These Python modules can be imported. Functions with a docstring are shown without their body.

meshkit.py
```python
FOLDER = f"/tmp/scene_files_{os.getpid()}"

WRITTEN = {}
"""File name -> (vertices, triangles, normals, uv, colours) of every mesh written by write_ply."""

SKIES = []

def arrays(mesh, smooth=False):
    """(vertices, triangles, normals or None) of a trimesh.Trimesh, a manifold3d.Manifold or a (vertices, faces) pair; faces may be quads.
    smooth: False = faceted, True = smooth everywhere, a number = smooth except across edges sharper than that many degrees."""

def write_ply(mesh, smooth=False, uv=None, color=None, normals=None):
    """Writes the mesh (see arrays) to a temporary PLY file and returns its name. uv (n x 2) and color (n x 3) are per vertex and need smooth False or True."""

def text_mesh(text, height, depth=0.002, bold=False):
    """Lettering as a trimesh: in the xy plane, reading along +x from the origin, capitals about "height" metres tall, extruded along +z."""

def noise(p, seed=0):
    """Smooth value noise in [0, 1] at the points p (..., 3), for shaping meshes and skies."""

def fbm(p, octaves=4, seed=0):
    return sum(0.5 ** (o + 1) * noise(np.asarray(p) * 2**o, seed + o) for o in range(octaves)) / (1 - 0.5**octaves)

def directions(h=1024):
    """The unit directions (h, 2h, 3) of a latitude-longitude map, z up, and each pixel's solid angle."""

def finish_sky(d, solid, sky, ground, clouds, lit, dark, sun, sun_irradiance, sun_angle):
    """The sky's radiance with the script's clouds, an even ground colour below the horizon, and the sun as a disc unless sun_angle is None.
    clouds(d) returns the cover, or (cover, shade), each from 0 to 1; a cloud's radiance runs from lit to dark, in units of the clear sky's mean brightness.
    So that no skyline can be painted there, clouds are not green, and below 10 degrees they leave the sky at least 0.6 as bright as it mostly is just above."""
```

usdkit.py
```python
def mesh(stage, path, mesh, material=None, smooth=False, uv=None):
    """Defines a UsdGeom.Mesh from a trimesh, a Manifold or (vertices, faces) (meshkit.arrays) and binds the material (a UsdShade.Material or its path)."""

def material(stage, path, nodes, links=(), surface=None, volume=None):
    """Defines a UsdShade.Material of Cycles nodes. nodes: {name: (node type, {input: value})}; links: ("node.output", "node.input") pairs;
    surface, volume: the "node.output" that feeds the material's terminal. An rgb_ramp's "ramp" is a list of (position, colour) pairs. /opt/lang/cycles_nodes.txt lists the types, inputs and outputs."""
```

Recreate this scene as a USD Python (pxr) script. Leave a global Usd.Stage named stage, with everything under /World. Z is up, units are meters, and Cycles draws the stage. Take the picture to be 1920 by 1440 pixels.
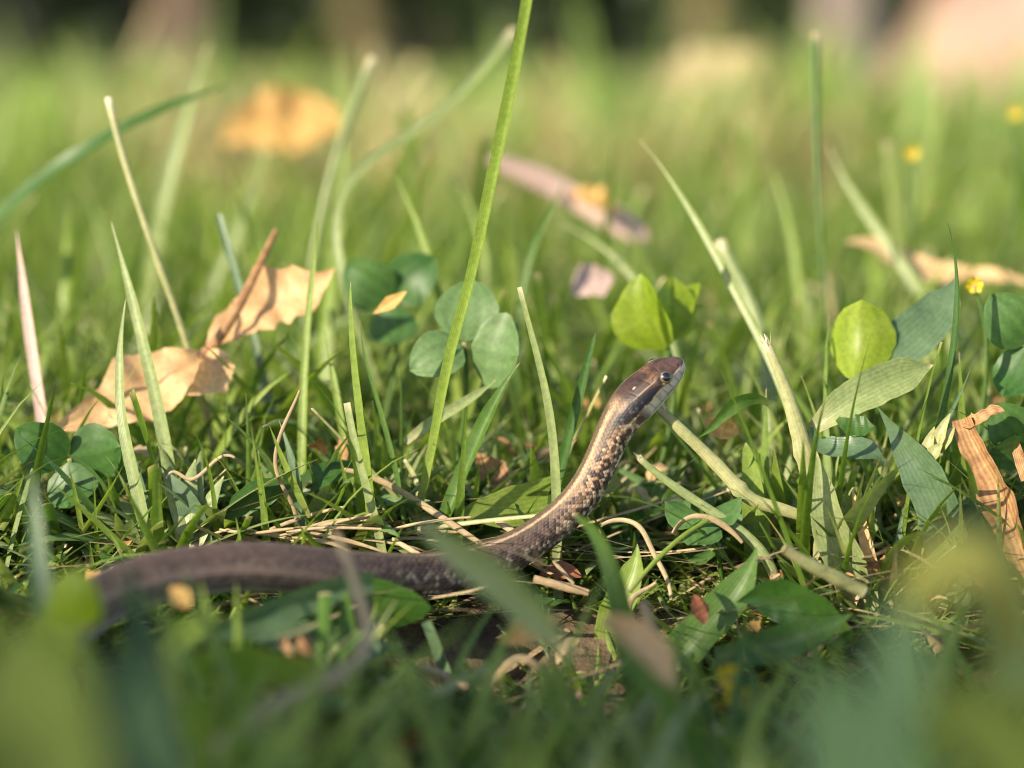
import math, random
import numpy as np, trimesh, usdkit, meshkit
from scipy.interpolate import PchipInterpolator, CubicSpline
from pxr import Usd, UsdGeom, UsdLux, UsdShade, Gf, Sdf, Vt

stage = Usd.Stage.CreateInMemory()
UsdGeom.SetStageUpAxis(stage, 'Z'); UsdGeom.SetStageMetersPerUnit(stage, 1.0)
UsdGeom.Xform.Define(stage, '/World'); UsdGeom.Scope.Define(stage, '/World/Looks')

# ------------------------------------------------------------------ camera
F_MM, APER = 85.0, 36.0
FPX = 1920 * F_MM / APER
FOCUS = 0.47
CAM_H = 0.100
HORIZON = 122
TILT = math.atan((720 - HORIZON) / FPX)
FWD = np.array([0, math.cos(TILT), -math.sin(TILT)])
RIGHT = np.array([1.0, 0, 0])
UP = np.cross(RIGHT, FWD)
EYE = np.array([0, -FOCUS * math.cos(TILT), CAM_H])
cam = UsdGeom.Camera.Define(stage, '/World/camera')
cam.CreateFocalLengthAttr(F_MM); cam.CreateHorizontalApertureAttr(APER); cam.CreateVerticalApertureAttr(APER * .75)
cam.CreateFStopAttr(6.2); cam.CreateFocusDistanceAttr(FOCUS)
cam.CreateClippingRangeAttr(Gf.Vec2f(0.01, 2000))
cam.CreateExposureAttr(1.08)
M4 = Gf.Matrix4d(*RIGHT, 0, *UP, 0, *(-FWD), 0, *EYE, 1)
cam.AddTransformOp().Set(M4)

# ------------------------------------------------------------------ sky and sun
S = np.array([-0.62, -0.53, 0.44]); S /= np.linalg.norm(S)
ELEV, ROT = math.asin(S[2]), math.atan2(S[0], S[1])
dome = UsdLux.DomeLight.Define(stage, '/World/sky')
sky_mat = usdkit.material(stage, '/World/Looks/sky', {
    's': ('sky_texture', {'sky_type': 'single_scattering', 'sun_disc': False, 'sun_elevation': ELEV, 'sun_rotation': ROT, 'air_density': 1.0, 'aerosol_density': 1.2}),
    'b': ('background_shader', {'strength': 0.11})}, [('s.color', 'b.color')], surface='b.background')
UsdShade.MaterialBindingAPI.Apply(dome.GetPrim()).Bind(sky_mat)
sun = UsdLux.DistantLight.Define(stage, '/World/sun')
sun.CreateIntensityAttr(1.25); sun.CreateAngleAttr(0.5); sun.CreateNormalizeAttr(True) if hasattr(sun, 'CreateNormalizeAttr') else None
sun.CreateColorAttr(Gf.Vec3f(1.0, 0.86, 0.66))
xa = np.cross([0, 0, 1.0], S); xa /= np.linalg.norm(xa); ya = np.cross(S, xa)
sun.AddTransformOp().Set(Gf.Matrix4d(*xa, 0, *ya, 0, *S, 0, 0, 0, 20, 1))

# ------------------------------------------------------------------ helpers
used = {}
def numbered(parent, name):
    k = (parent, name); n = used.get(k, 0); used[k] = n + 1
    return f'{parent}/{name}' + (f'_{n:03d}' if n else '')
def tag(prim, label=None, cat=None, group=None, kind=None):
    for k, v in (('label', label), ('category', cat), ('group', group), ('kind', kind)):
        if v: prim.SetCustomDataByKey(k, v)
    return prim
def obj(name, mesh, mat, parent='/World', smooth=True, uv=None, col=None):
    p = numbered(parent, name)
    m = usdkit.mesh(stage, p, mesh, MATS[mat], smooth, uv)
    if col is not None:
        UsdGeom.PrimvarsAPI(m).CreatePrimvar('col', Sdf.ValueTypeNames.Color3fArray, 'vertex').Set(Vt.Vec3fArray.FromNumpy(np.asarray(col, np.float32)))
    UsdGeom.Gprim(m).CreateDoubleSidedAttr(True)
    return m.GetPrim()
def thing(name, label, cat, group=None, loc=(0, 0, 0), rz=0):
    x = UsdGeom.Xform.Define(stage, numbered('/World', name))
    if any(loc): x.AddTranslateOp().Set(Gf.Vec3d(*map(float, loc)))
    if rz: x.AddRotateZOp().Set(rz)
    return tag(x.GetPrim(), label, cat, group)
def P(px, py, dmm):
    """The point seen at photo pixel px, py that lies dmm millimetres beyond the plane of focus."""
    z = FOCUS + dmm / 1000.0
    return EYE + z * (FWD + RIGHT * (px - 960) / FPX + UP * (720 - py) / FPX)
def mmpx(dmm): return (FOCUS + dmm / 1000.0) / FPX       # metres per photo pixel there
def project(p):
    q = np.asarray(p) - EYE; z = q @ FWD
    return 960 + FPX * (q @ RIGHT) / z, 720 - FPX * (q @ UP) / z, z
def ground_z(x, y):
    x, y = np.asarray(x, float), np.asarray(y, float)
    p = np.stack([x * 22, y * 22, 0 * x], -1)
    f = lambda a: (lambda t: t * t * (3 - 2 * t))(np.clip(a, 0, 1))
    dip = .024 * f((x + .035) / .03) * f((-.006 - y) / .035) + .016 * f((-.062 - y) / .04) * (1 - f((x + .035) / .03))
    return -0.006 + 0.006 * (meshkit.fbm(p, 3, 5) - .5) - dip
def unit(v): return v / (np.linalg.norm(v, axis=-1, keepdims=True) + 1e-12)
def spline(pts, n):
    pts = np.asarray(pts, float); d = np.r_[0, np.cumsum(np.linalg.norm(np.diff(pts, axis=0), axis=1) + 1e-9)]
    t = np.linspace(0, d[-1], n)
    return (CubicSpline(d, pts) if len(pts) > 3 else PchipInterpolator(d, pts))(t) if len(pts) > 2 else np.stack([np.interp(t, d, pts[:, k]) for k in range(3)], 1)

# ------------------------------------------------------------------ materials
MATS = {}
def leaf_mat(name, cols, base=None, tip=None, trans=.35, rough=.42, veins=60., vein_amt=.09, jitter=.5, tcol=None, noise_scale=220., spec=.4, tip_at=.94, base_to=.25):
    n = {'uv': ('texture_coordinate', {}), 'xyz': ('separate_xyz', {}), 'geo': ('geometry', {}), 'oi': ('object_info', {}),
         'nz': ('noise_texture', {'scale': noise_scale, 'detail': 3.0, 'roughness': .6}),
         'r1': ('math', {'math_type': 'add'}), 'r2': ('math', {'math_type': 'fraction'}),
         'mixr': ('mix_float', {'fac': 1 - jitter}), 'ramp': ('rgb_ramp', {'ramp': cols}),
         'vx': ('math', {'math_type': 'multiply', 'value2': veins}), 'vs': ('math', {'math_type': 'sine'}),
         'vm': ('map_range', {'from_min': -1.0, 'from_max': 1.0, 'to_min': 1 - vein_amt, 'to_max': 1 + vein_amt * .6}),
         'n3': ('noise_texture', {'scale': 950.0, 'detail': 4.0, 'roughness': .7}), 'm3': ('map_range', {'from_min': .3, 'from_max': .72, 'to_min': 1.14, 'to_max': .72, 'clamp': True}), 'vm3': ('math', {'math_type': 'multiply'}),
         'vc': ('combine_xyz', {}), 'mul': ('mix', {'mix_type': 'multiply', 'fac': 1.0}),
         'pr': ('principled_bsdf', {'roughness': rough, 'specular_ior_level': spec}), 'tr': ('translucent_bsdf', {}),
         'tg': ('mix', {'mix_type': 'multiply', 'fac': 1.0, 'color2': tcol or (1.25, 1.3, .55)}), 'cl': ('mix_closure', {'fac': trans}),
         'bp': ('bump', {'strength': .25, 'distance': .00003})}
    l = [('uv.UV', 'xyz.vector'), ('geo.position', 'nz.vector'), ('geo.random_per_island', 'r1.value1'), ('oi.random', 'r1.value2'), ('r1.value', 'r2.value1'),
         ('r2.value', 'mixr.a'), ('nz.fac', 'mixr.b'), ('mixr.result', 'ramp.fac'), ('xyz.x', 'vx.value1'), ('vx.value', 'vs.value1'), ('vs.value', 'vm.value'), ('geo.position', 'n3.vector'), ('n3.fac', 'm3.value'), ('m3.result', 'vm3.value1'), ('vm.result', 'vm3.value2'),
         ('vm3.value', 'vc.x'), ('vm3.value', 'vc.y'), ('vm3.value', 'vc.z'), ('vs.value', 'bp.height'), ('bp.normal', 'pr.normal'), ('vc.vector', 'mul.color2')]
    src = 'ramp.color'
    if base:
        n['bm'] = ('map_range', {'from_min': 0.0, 'from_max': base_to, 'to_min': 1.0, 'to_max': 0.0, 'clamp': True}); n['bx'] = ('mix', {'color2': base})
        l += [('xyz.y', 'bm.value'), ('bm.result', 'bx.fac'), (src, 'bx.color1')]; src = 'bx.color'
    if tip:
        n['tm'] = ('map_range', {'from_min': tip_at, 'from_max': min(1.0, tip_at + .05), 'clamp': True}); n['tx'] = ('mix', {'color2': tip})
        l += [('xyz.y', 'tm.value'), ('tm.result', 'tx.fac'), (src, 'tx.color1')]; src = 'tx.color'
    l += [(src, 'mul.color1'), ('mul.color', 'pr.base_color'), ('mul.color', 'tg.color1'), ('tg.color', 'tr.color'), ('pr.BSDF', 'cl.closure1'), ('tr.BSDF', 'cl.closure2')]
    MATS[name] = usdkit.material(stage, '/World/Looks/' + name, n, l, surface='cl.closure')
def solid_mat(name, cols, scale=20., rough=.8, bump=0., bscale=None, spec=.3, detail=6.):
    n = {'geo': ('geometry', {}), 'nz': ('noise_texture', {'scale': scale, 'detail': detail, 'roughness': .62}), 'ramp': ('rgb_ramp', {'ramp': cols}),
         'pr': ('principled_bsdf', {'roughness': rough, 'specular_ior_level': spec}), 'n2': ('noise_texture', {'scale': bscale or scale * 4, 'detail': 6.0}), 'bp': ('bump', {'strength': .8, 'distance': bump})}
    l = [('geo.position', 'nz.vector'), ('geo.position', 'n2.vector'), ('nz.fac', 'ramp.fac'), ('ramp.color', 'pr.base_color')]
    if bump: l += [('n2.fac', 'bp.height'), ('bp.normal', 'pr.normal')]
    MATS[name] = usdkit.material(stage, '/World/Looks/' + name, n, l, surface='pr.BSDF')
STRAW_TIP = (.52, .43, .26)
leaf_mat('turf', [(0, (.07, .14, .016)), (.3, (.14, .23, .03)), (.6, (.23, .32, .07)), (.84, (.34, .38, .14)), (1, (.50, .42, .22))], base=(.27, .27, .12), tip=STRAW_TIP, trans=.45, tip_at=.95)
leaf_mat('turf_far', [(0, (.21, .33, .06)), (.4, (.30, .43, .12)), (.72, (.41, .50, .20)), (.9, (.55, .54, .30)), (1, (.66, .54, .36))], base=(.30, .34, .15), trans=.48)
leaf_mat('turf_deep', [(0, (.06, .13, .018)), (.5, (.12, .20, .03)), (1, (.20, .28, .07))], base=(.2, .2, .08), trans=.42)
leaf_mat('turf_dry', [(0, (.30, .30, .10)), (.5, (.46, .40, .19)), (1, (.60, .48, .30))], base=(.32, .27, .14), trans=.4, tcol=(1.15, 1.1, .7))
leaf_mat('straw', [(0, (.20, .13, .07)), (.4, (.36, .27, .15)), (.8, (.50, .40, .24)), (1, (.58, .48, .32))], trans=.18, rough=.6, tcol=(1.1, 1.0, .8))
leaf_mat('bright', [(0, (.14, .22, .025)), (.5, (.21, .30, .05)), (1, (.29, .36, .09))], base=(.27, .30, .10), tip=STRAW_TIP, tip_at=.985, trans=.4, jitter=.2)
leaf_mat('mid', [(0, (.055, .13, .018)), (.5, (.085, .17, .028)), (1, (.12, .20, .05))], base=(.17, .22, .07), tip=STRAW_TIP, tip_at=.975, trans=.38, jitter=.2)
leaf_mat('deep', [(0, (.025, .085, .012)), (.5, (.045, .115, .018)), (1, (.07, .15, .03))], base=(.10, .17, .04), trans=.35, jitter=.2)
leaf_mat('pale', [(0, (.17, .24, .085)), (.5, (.24, .30, .12)), (1, (.31, .34, .17))], base=(.34, .33, .17), tip=(.62, .55, .36), tip_at=.955, trans=.3, jitter=.2)
leaf_mat('cut_stem', [(0, (.24, .27, .10)), (.5, (.33, .34, .15)), (1, (.44, .41, .22))], base=(.33, .30, .15), tip=(.66, .58, .40), tip_at=.95, trans=.2, jitter=.15, veins=90.)
leaf_mat('grey_green', [(0, (.07, .13, .06)), (.5, (.10, .17, .085)), (1, (.14, .21, .11))], trans=.3, jitter=.2, rough=.36, spec=.5)
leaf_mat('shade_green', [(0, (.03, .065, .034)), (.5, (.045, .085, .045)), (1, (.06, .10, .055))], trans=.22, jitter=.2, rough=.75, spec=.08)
leaf_mat('clover', [(0, (.035, .10, .022)), (.4, (.055, .14, .03)), (.8, (.085, .175, .05)), (1, (.12, .20, .07))], trans=.36, veins=26., vein_amt=.12, rough=.45)
leaf_mat('clover_light', [(0, (.085, .165, .05)), (.5, (.12, .21, .075)), (1, (.16, .25, .10))], trans=.32, veins=26., vein_amt=.12, jitter=.3, rough=.48, spec=.35)
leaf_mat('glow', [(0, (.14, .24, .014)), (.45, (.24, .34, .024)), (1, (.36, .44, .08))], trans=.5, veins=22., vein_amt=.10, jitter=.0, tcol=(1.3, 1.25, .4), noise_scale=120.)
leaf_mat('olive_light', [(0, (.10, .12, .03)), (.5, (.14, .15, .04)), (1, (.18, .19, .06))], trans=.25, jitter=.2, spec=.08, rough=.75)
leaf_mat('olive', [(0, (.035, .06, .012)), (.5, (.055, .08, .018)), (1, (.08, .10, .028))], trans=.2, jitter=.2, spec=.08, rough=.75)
leaf_mat('dead_leaf', [(0, (.42, .22, .09)), (.4, (.62, .39, .19)), (.75, (.76, .54, .30)), (1, (.82, .65, .43))], trans=.32, veins=18., vein_amt=.06, jitter=.2, rough=.6, tcol=(1.1, .9, .6), noise_scale=160.)
leaf_mat('dead_amber', [(0, (.45, .24, .07)), (.5, (.62, .38, .12)), (1, (.72, .50, .22))], trans=.3, veins=14., vein_amt=.1, jitter=.2, rough=.6, tcol=(1.1, .9, .5), noise_scale=50.)
leaf_mat('dry_brown', [(0, (.10, .045, .02)), (.35, (.24, .12, .05)), (.7, (.42, .25, .11)), (1, (.52, .36, .2))], trans=.12, veins=40., vein_amt=.25, jitter=.1, rough=.65, tcol=(1., .8, .5), noise_scale=420.)
leaf_mat('rust', [(0, (.16, .05, .03)), (.5, (.28, .10, .05)), (1, (.36, .16, .09))], trans=.12, veins=20., jitter=.2, rough=.7, tcol=(1., .7, .5))
leaf_mat('twig', [(0, (.24, .14, .08)), (.5, (.42, .28, .17)), (1, (.56, .42, .28))], trans=.0, veins=30., rough=.65, jitter=.2)
leaf_mat('mauve_bark', [(0, (.30, .20, .17)), (.5, (.42, .30, .26)), (1, (.52, .38, .30))], trans=.0, veins=30., rough=.7, jitter=.1, noise_scale=60.)
leaf_mat('dull_straw', [(0, (.16, .11, .07)), (.5, (.27, .20, .13)), (1, (.36, .28, .19))], trans=.05, veins=30., rough=.7, jitter=.2, spec=.2)
leaf_mat('petal', [(0, (.50, .38, .02)), (.5, (.66, .52, .03)), (1, (.72, .60, .08))], trans=.35, veins=20., rough=.5, tcol=(1.1, 1.05, .5))
leaf_mat('tree_leaf', [(0, (.022, .045, .012)), (.5, (.04, .075, .02)), (1, (.07, .10, .03))], trans=.25, veins=10., jitter=.7)
solid_mat('soil', [(.3, (.035, .024, .015)), (.5, (.075, .052, .03)), (.7, (.15, .11, .065))], scale=130., bump=.002)
solid_mat('stone', [(.3, (.21, .125, .095)), (.55, (.30, .19, .15)), (.75, (.38, .275, .23))], scale=6., bump=.01, bscale=18.)
solid_mat('pebble', [(.3, (.42, .30, .28)), (.7, (.58, .45, .42))], scale=80., bump=.0005)
solid_mat('bark', [(.3, (.07, .05, .032)), (.5, (.13, .092, .065)), (.75, (.20, .15, .11))], scale=9., bump=.02, bscale=22.)
solid_mat('bark_mauve', [(.3, (.15, .115, .11)), (.7, (.25, .20, .19))], scale=9., bump=.02, bscale=22.)
solid_mat('bark_olive', [(.3, (.085, .072, .03)), (.7, (.16, .13, .06))], scale=9., bump=.02, bscale=22.)
MATS['snake_skin'] = usdkit.material(stage, '/World/Looks/snake_skin', {
    'c': ('attribute', {'attribute': 'col'}), 'p': ('principled_bsdf', {'roughness': .52, 'specular_ior_level': .35}),
    'geo': ('geometry', {}), 'nz': ('noise_texture', {'scale': 2600.0, 'detail': 3.0}), 'bp': ('bump', {'strength': .25, 'distance': .00006}),
    'nm': ('noise_texture', {'scale': 700.0, 'detail': 4.0}), 'mr': ('map_range', {'from_min': .3, 'from_max': .7, 'to_min': .82, 'to_max': 1.15}),
    'cc': ('combine_xyz', {}), 'mx': ('mix', {'mix_type': 'multiply', 'fac': 1.0})},
    [('geo.position', 'nz.vector'), ('geo.position', 'nm.vector'), ('nz.fac', 'bp.height'), ('bp.normal', 'p.normal'), ('nm.fac', 'mr.value'), ('mr.result', 'cc.x'), ('mr.result', 'cc.y'), ('mr.result', 'cc.z'),
     ('c.color', 'mx.color1'), ('cc.vector', 'mx.color2'), ('mx.color', 'p.base_color')], surface='p.BSDF')
MATS['snake_eye'] = usdkit.material(stage, '/World/Looks/snake_eye', {
    'c': ('attribute', {'attribute': 'col'}), 'p': ('principled_bsdf', {'roughness': .12, 'specular_ior_level': .6, 'coat_weight': 1.0, 'coat_roughness': .03})},
    [('c.color', 'p.base_color')], surface='p.BSDF')

# ------------------------------------------------------------------ leaf and blade geometry
def grid_faces(n, m):
    i, j = np.meshgrid(np.arange(n - 1), np.arange(m - 1), indexing='ij'); a = (i * m + j).ravel()
    return np.vstack([np.stack([a, a + 1, a + m + 1], 1), np.stack([a, a + m + 1, a + m], 1)])
def sheet(path, half, side, up, m=5, cup=0., wave=0., wn=3., seed=0, ragged=0.):
    """A leaf-like surface: path (n,3), half widths (n,), side and normal vectors (n,3). cup > 0 folds the edges towards the normal."""
    n = len(path); u = np.linspace(-1, 1, m); v = np.linspace(0, 1, n); rng = np.random.RandomState(seed)
    ph = rng.rand(4) * 6.28
    h = half[:, None] * np.ones(m)
    if ragged:
        e = meshkit.fbm(np.stack([np.repeat(v[:, None] * 9, 2, 1), np.tile([0., 7.3], (n, 1)), np.full((n, 2), seed * 3.1)], -1), 3, seed)
        h = half[:, None] * np.where(u[None] < 0, 1 + ragged * (e[:, :1] - .5) * 2, 1 + ragged * (e[:, 1:] - .5) * 2)
    off = cup * np.abs(u)[None] ** 1.4 * half[:, None]
    off = off + wave * half[:, None] * (np.sin(v[:, None] * wn * 6.28 + ph[0] + u[None] * 1.3) * .6 + np.sin(v[:, None] * wn * 11 + ph[1] - u[None] * 2.0) * .4) * (.25 + .75 * np.abs(u)[None])
    pts = path[:, None] + (h * u[None])[..., None] * side[:, None] + off[..., None] * up[:, None]
    uv = np.stack([np.tile(u * .5 + .5, (n, 1)), np.tile(v[:, None], (1, m))], -1)
    return pts.reshape(-1, 3), grid_faces(n, m), uv.reshape(-1, 2)
def tube(path, radii, k=8, flat=1.0, ref=None):
    n = len(path); t = unit(np.gradient(path, axis=0)); ref = np.array(FWD if ref is None else ref)
    a = unit(np.cross(t, ref)); b = np.cross(t, a)
    th = np.arange(k + 1) * 2 * np.pi / k
    pts = path[:, None] + np.asarray(radii)[:, None, None] * (np.cos(th)[None, :, None] * a[:, None] + flat * np.sin(th)[None, :, None] * b[:, None])
    uv = np.stack([np.tile(np.arange(k + 1) / k, (n, 1)), np.tile(np.linspace(0, 1, n)[:, None], (1, k + 1))], -1)
    v, f, uv = pts.reshape(-1, 3), grid_faces(n, k + 1), uv.reshape(-1, 2)
    for end in (0, n - 1):                                    # close both ends
        c = len(v); v = np.vstack([v, path[end]]); uv = np.vstack([uv, [.5, 0. if end == 0 else 1.]])
        r = np.arange(k) + end * (k + 1)
        f = np.vstack([f, np.stack([np.full(k, c), r, r + 1], 1)])
    return v, f, uv
def join(parts):
    v, f, uv, at = [], [], [], 0
    for a, b, c in parts:
        v.append(a); f.append(b + at); uv.append(c); at += len(a)
    return np.vstack(v), np.vstack(f), np.vstack(uv)

def trace(pts, n, root=False):
    w = [P(*p) for p in pts]
    if root:                                                   # runs on into the ground
        e, prev = w[0], w[1]; d = unit(e - prev) * .4 + np.array([0, 0, -.7]); d /= np.linalg.norm(d)
        g = ground_z(e[0], e[1]) - .003
        if e[2] > g:
            w.insert(0, e + d * (e[2] - g) / max(-d[2], .3))
    return spline(w, n)
def frame_for(path, phi):
    """side and normal vectors for a blade whose face is turned phi degrees away from the viewer about its own length."""
    t = unit(np.gradient(path, axis=0)); view = unit(EYE - path)
    side = unit(np.cross(t, view)); nrm = np.cross(side, t)
    phi = np.radians(np.broadcast_to(np.interp(np.linspace(0, 1, len(path)), np.linspace(0, 1, np.size(phi)), np.atleast_1d(phi)), len(path)))[:, None]
    return side * np.cos(phi) + nrm * np.sin(phi), nrm * np.cos(phi) - side * np.sin(phi)
def blade(name, label, cat, mat, pts, widths, phi=25, fold=.35, tip='point', root=True, group=None, wave=.07, m=7, n=40, ragged=.10, seed=None, parent=None):
    """A grass blade, leaf or stalk drawn from its root to its tip; widths in photo pixels at those points."""
    seed = seed or int(abs(pts[0][0] * 7 + pts[0][1] * 3)) % 997 + 1
    path = trace(pts, n, root)
    wd = [w * mmpx(p[2]) / 2 for w, p in zip(widths, pts)] if len(widths) == len(pts) else [w * mmpx(pts[0][2]) / 2 for w in widths]
    v = np.linspace(0, 1, n); half = np.interp(v, np.linspace(0, 1, len(wd)), wd)
    if tip == 'point': half = half * np.minimum(1, ((1 - v) / .22) ** .8 + .03)
    elif tip == 'round': half = half * np.sqrt(np.clip(1 - np.maximum(0, (v - .7) / .3) ** 2, .002, 1))
    elif tip == 'both': half = half * np.sqrt(np.clip(1 - np.abs(2 * v - 1) ** 2.3, .002, 1))
    side, nrm = frame_for(path, phi)
    half = half / max(.35, abs(math.cos(math.radians(float(np.mean(phi))))))
    V, Fc, uv = sheet(path, half, side, nrm, m=m, cup=fold, wave=wave, ragged=ragged, seed=seed)
    p = obj(name, (V, Fc), mat, parent or '/World', True, uv)
    if not parent: tag(p, label, cat, group)
    return p
def stalk(name, label, cat, mat, pts, widths, root=True, group=None, n=40, k=9, parent=None, nodes=(), frayed=0):
    path = trace(pts, n, root)
    wd = [w * mmpx(p[2]) / 2 for w, p in zip(widths, pts)]
    r = np.interp(np.linspace(0, 1, n), np.linspace(0, 1, len(wd)), wd)
    r = r * (1 + .22 * (meshkit.fbm(np.stack([np.linspace(0, 9, n), np.full(n, pts[0][0] * .37), np.zeros(n)], -1), 3, 4) - .5))
    for at in nodes: r = r * (1 + .28 * np.exp(-((np.linspace(0, 1, n) - at) / .02) ** 2))
    V, Fc, uv = tube(path, r, k, flat=.6)
    if frayed:
        rr = random.Random(int(pts[0][0])); t_ = unit(path[-1] - path[-3]); sh = [(V, Fc, uv)]
        for q in range(frayed):
            a = q * 6.283 / frayed; o = unit(np.cross(t_, FWD)) * math.cos(a) + np.cross(t_, unit(np.cross(t_, FWD))) * math.sin(a); L_ = r[-1] * rr.uniform(1.5, 4.5)
            tt = np.linspace(0, 1, 6)[:, None]; pp = path[-1] - t_ * r[-1] + o * r[-1] * .7 + tt * L_ * unit(t_ + o * rr.uniform(.05, .6)) 
            sd = unit(np.cross(t_, o)); a_, b_, c_ = sheet(pp, r[-1] * .55 * (1 - tt[:, 0] * .92), np.tile(sd, (6, 1)), np.tile(o, (6, 1)), m=3, cup=.3); c_[:, 1] = 1.0; sh.append((a_, b_, c_))
        V, Fc, uv = join(sh)
    p = obj(name, (V, Fc), mat, parent or '/World', True, uv)
    if not parent: tag(p, label, cat, group)
    return p
def leaflet(c, along, across, length, width, cup=.2, notch=.12, n=14, m=9, wave=.05, seed=0):
    """A rounded clover leaflet: c is its base, along its length."""
    along, across = unit(np.asarray(along, float)), np.asarray(across, float)
    across = unit(across - along * (across @ along)); nrm = np.cross(across, along)
    v = np.linspace(0, 1, n); u = np.linspace(-1, 1, m)
    prof = np.sin(np.pi * np.clip(v, 0, 1) ** .8) ** .62; prof[0] = prof[-1] = .02
    path = c + v[:, None] * length * along + (np.sin(v * np.pi) * length * .12)[:, None] * nrm
    V, Fc, uv = sheet(path, prof * width / 2, np.tile(across, (n, 1)), np.tile(nrm, (n, 1)), m=m, cup=cup, wave=wave, wn=1., ragged=.10, seed=seed + 1)
    V = V + (-notch * length * np.exp(-(uv[:, :1] - .5) ** 2 / .02) * uv[:, 1:] ** 6) * along
    return V, Fc, uv

# ------------------------------------------------------------------ ground
xs = np.r_[-60, -20, -8, -3, -1.2, -.6, np.linspace(-.3, .3, 121), .6, 1.2, 3, 8, 20, 60]
ys = np.r_[-30, -8, -2, -.9, np.linspace(-.5, 1.2, 240), 1.5, 2, 3, 5, 8, 12, 16, 22, 40, 120, 300]
X, Y = np.meshgrid(xs, ys, indexing='ij')
G = np.stack([X, Y, ground_z(X, Y)], -1).reshape(-1, 3)
tag(obj('ground', (G, grid_faces(len(xs), len(ys))[:, ::-1]), 'soil'), kind='structure')

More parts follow.
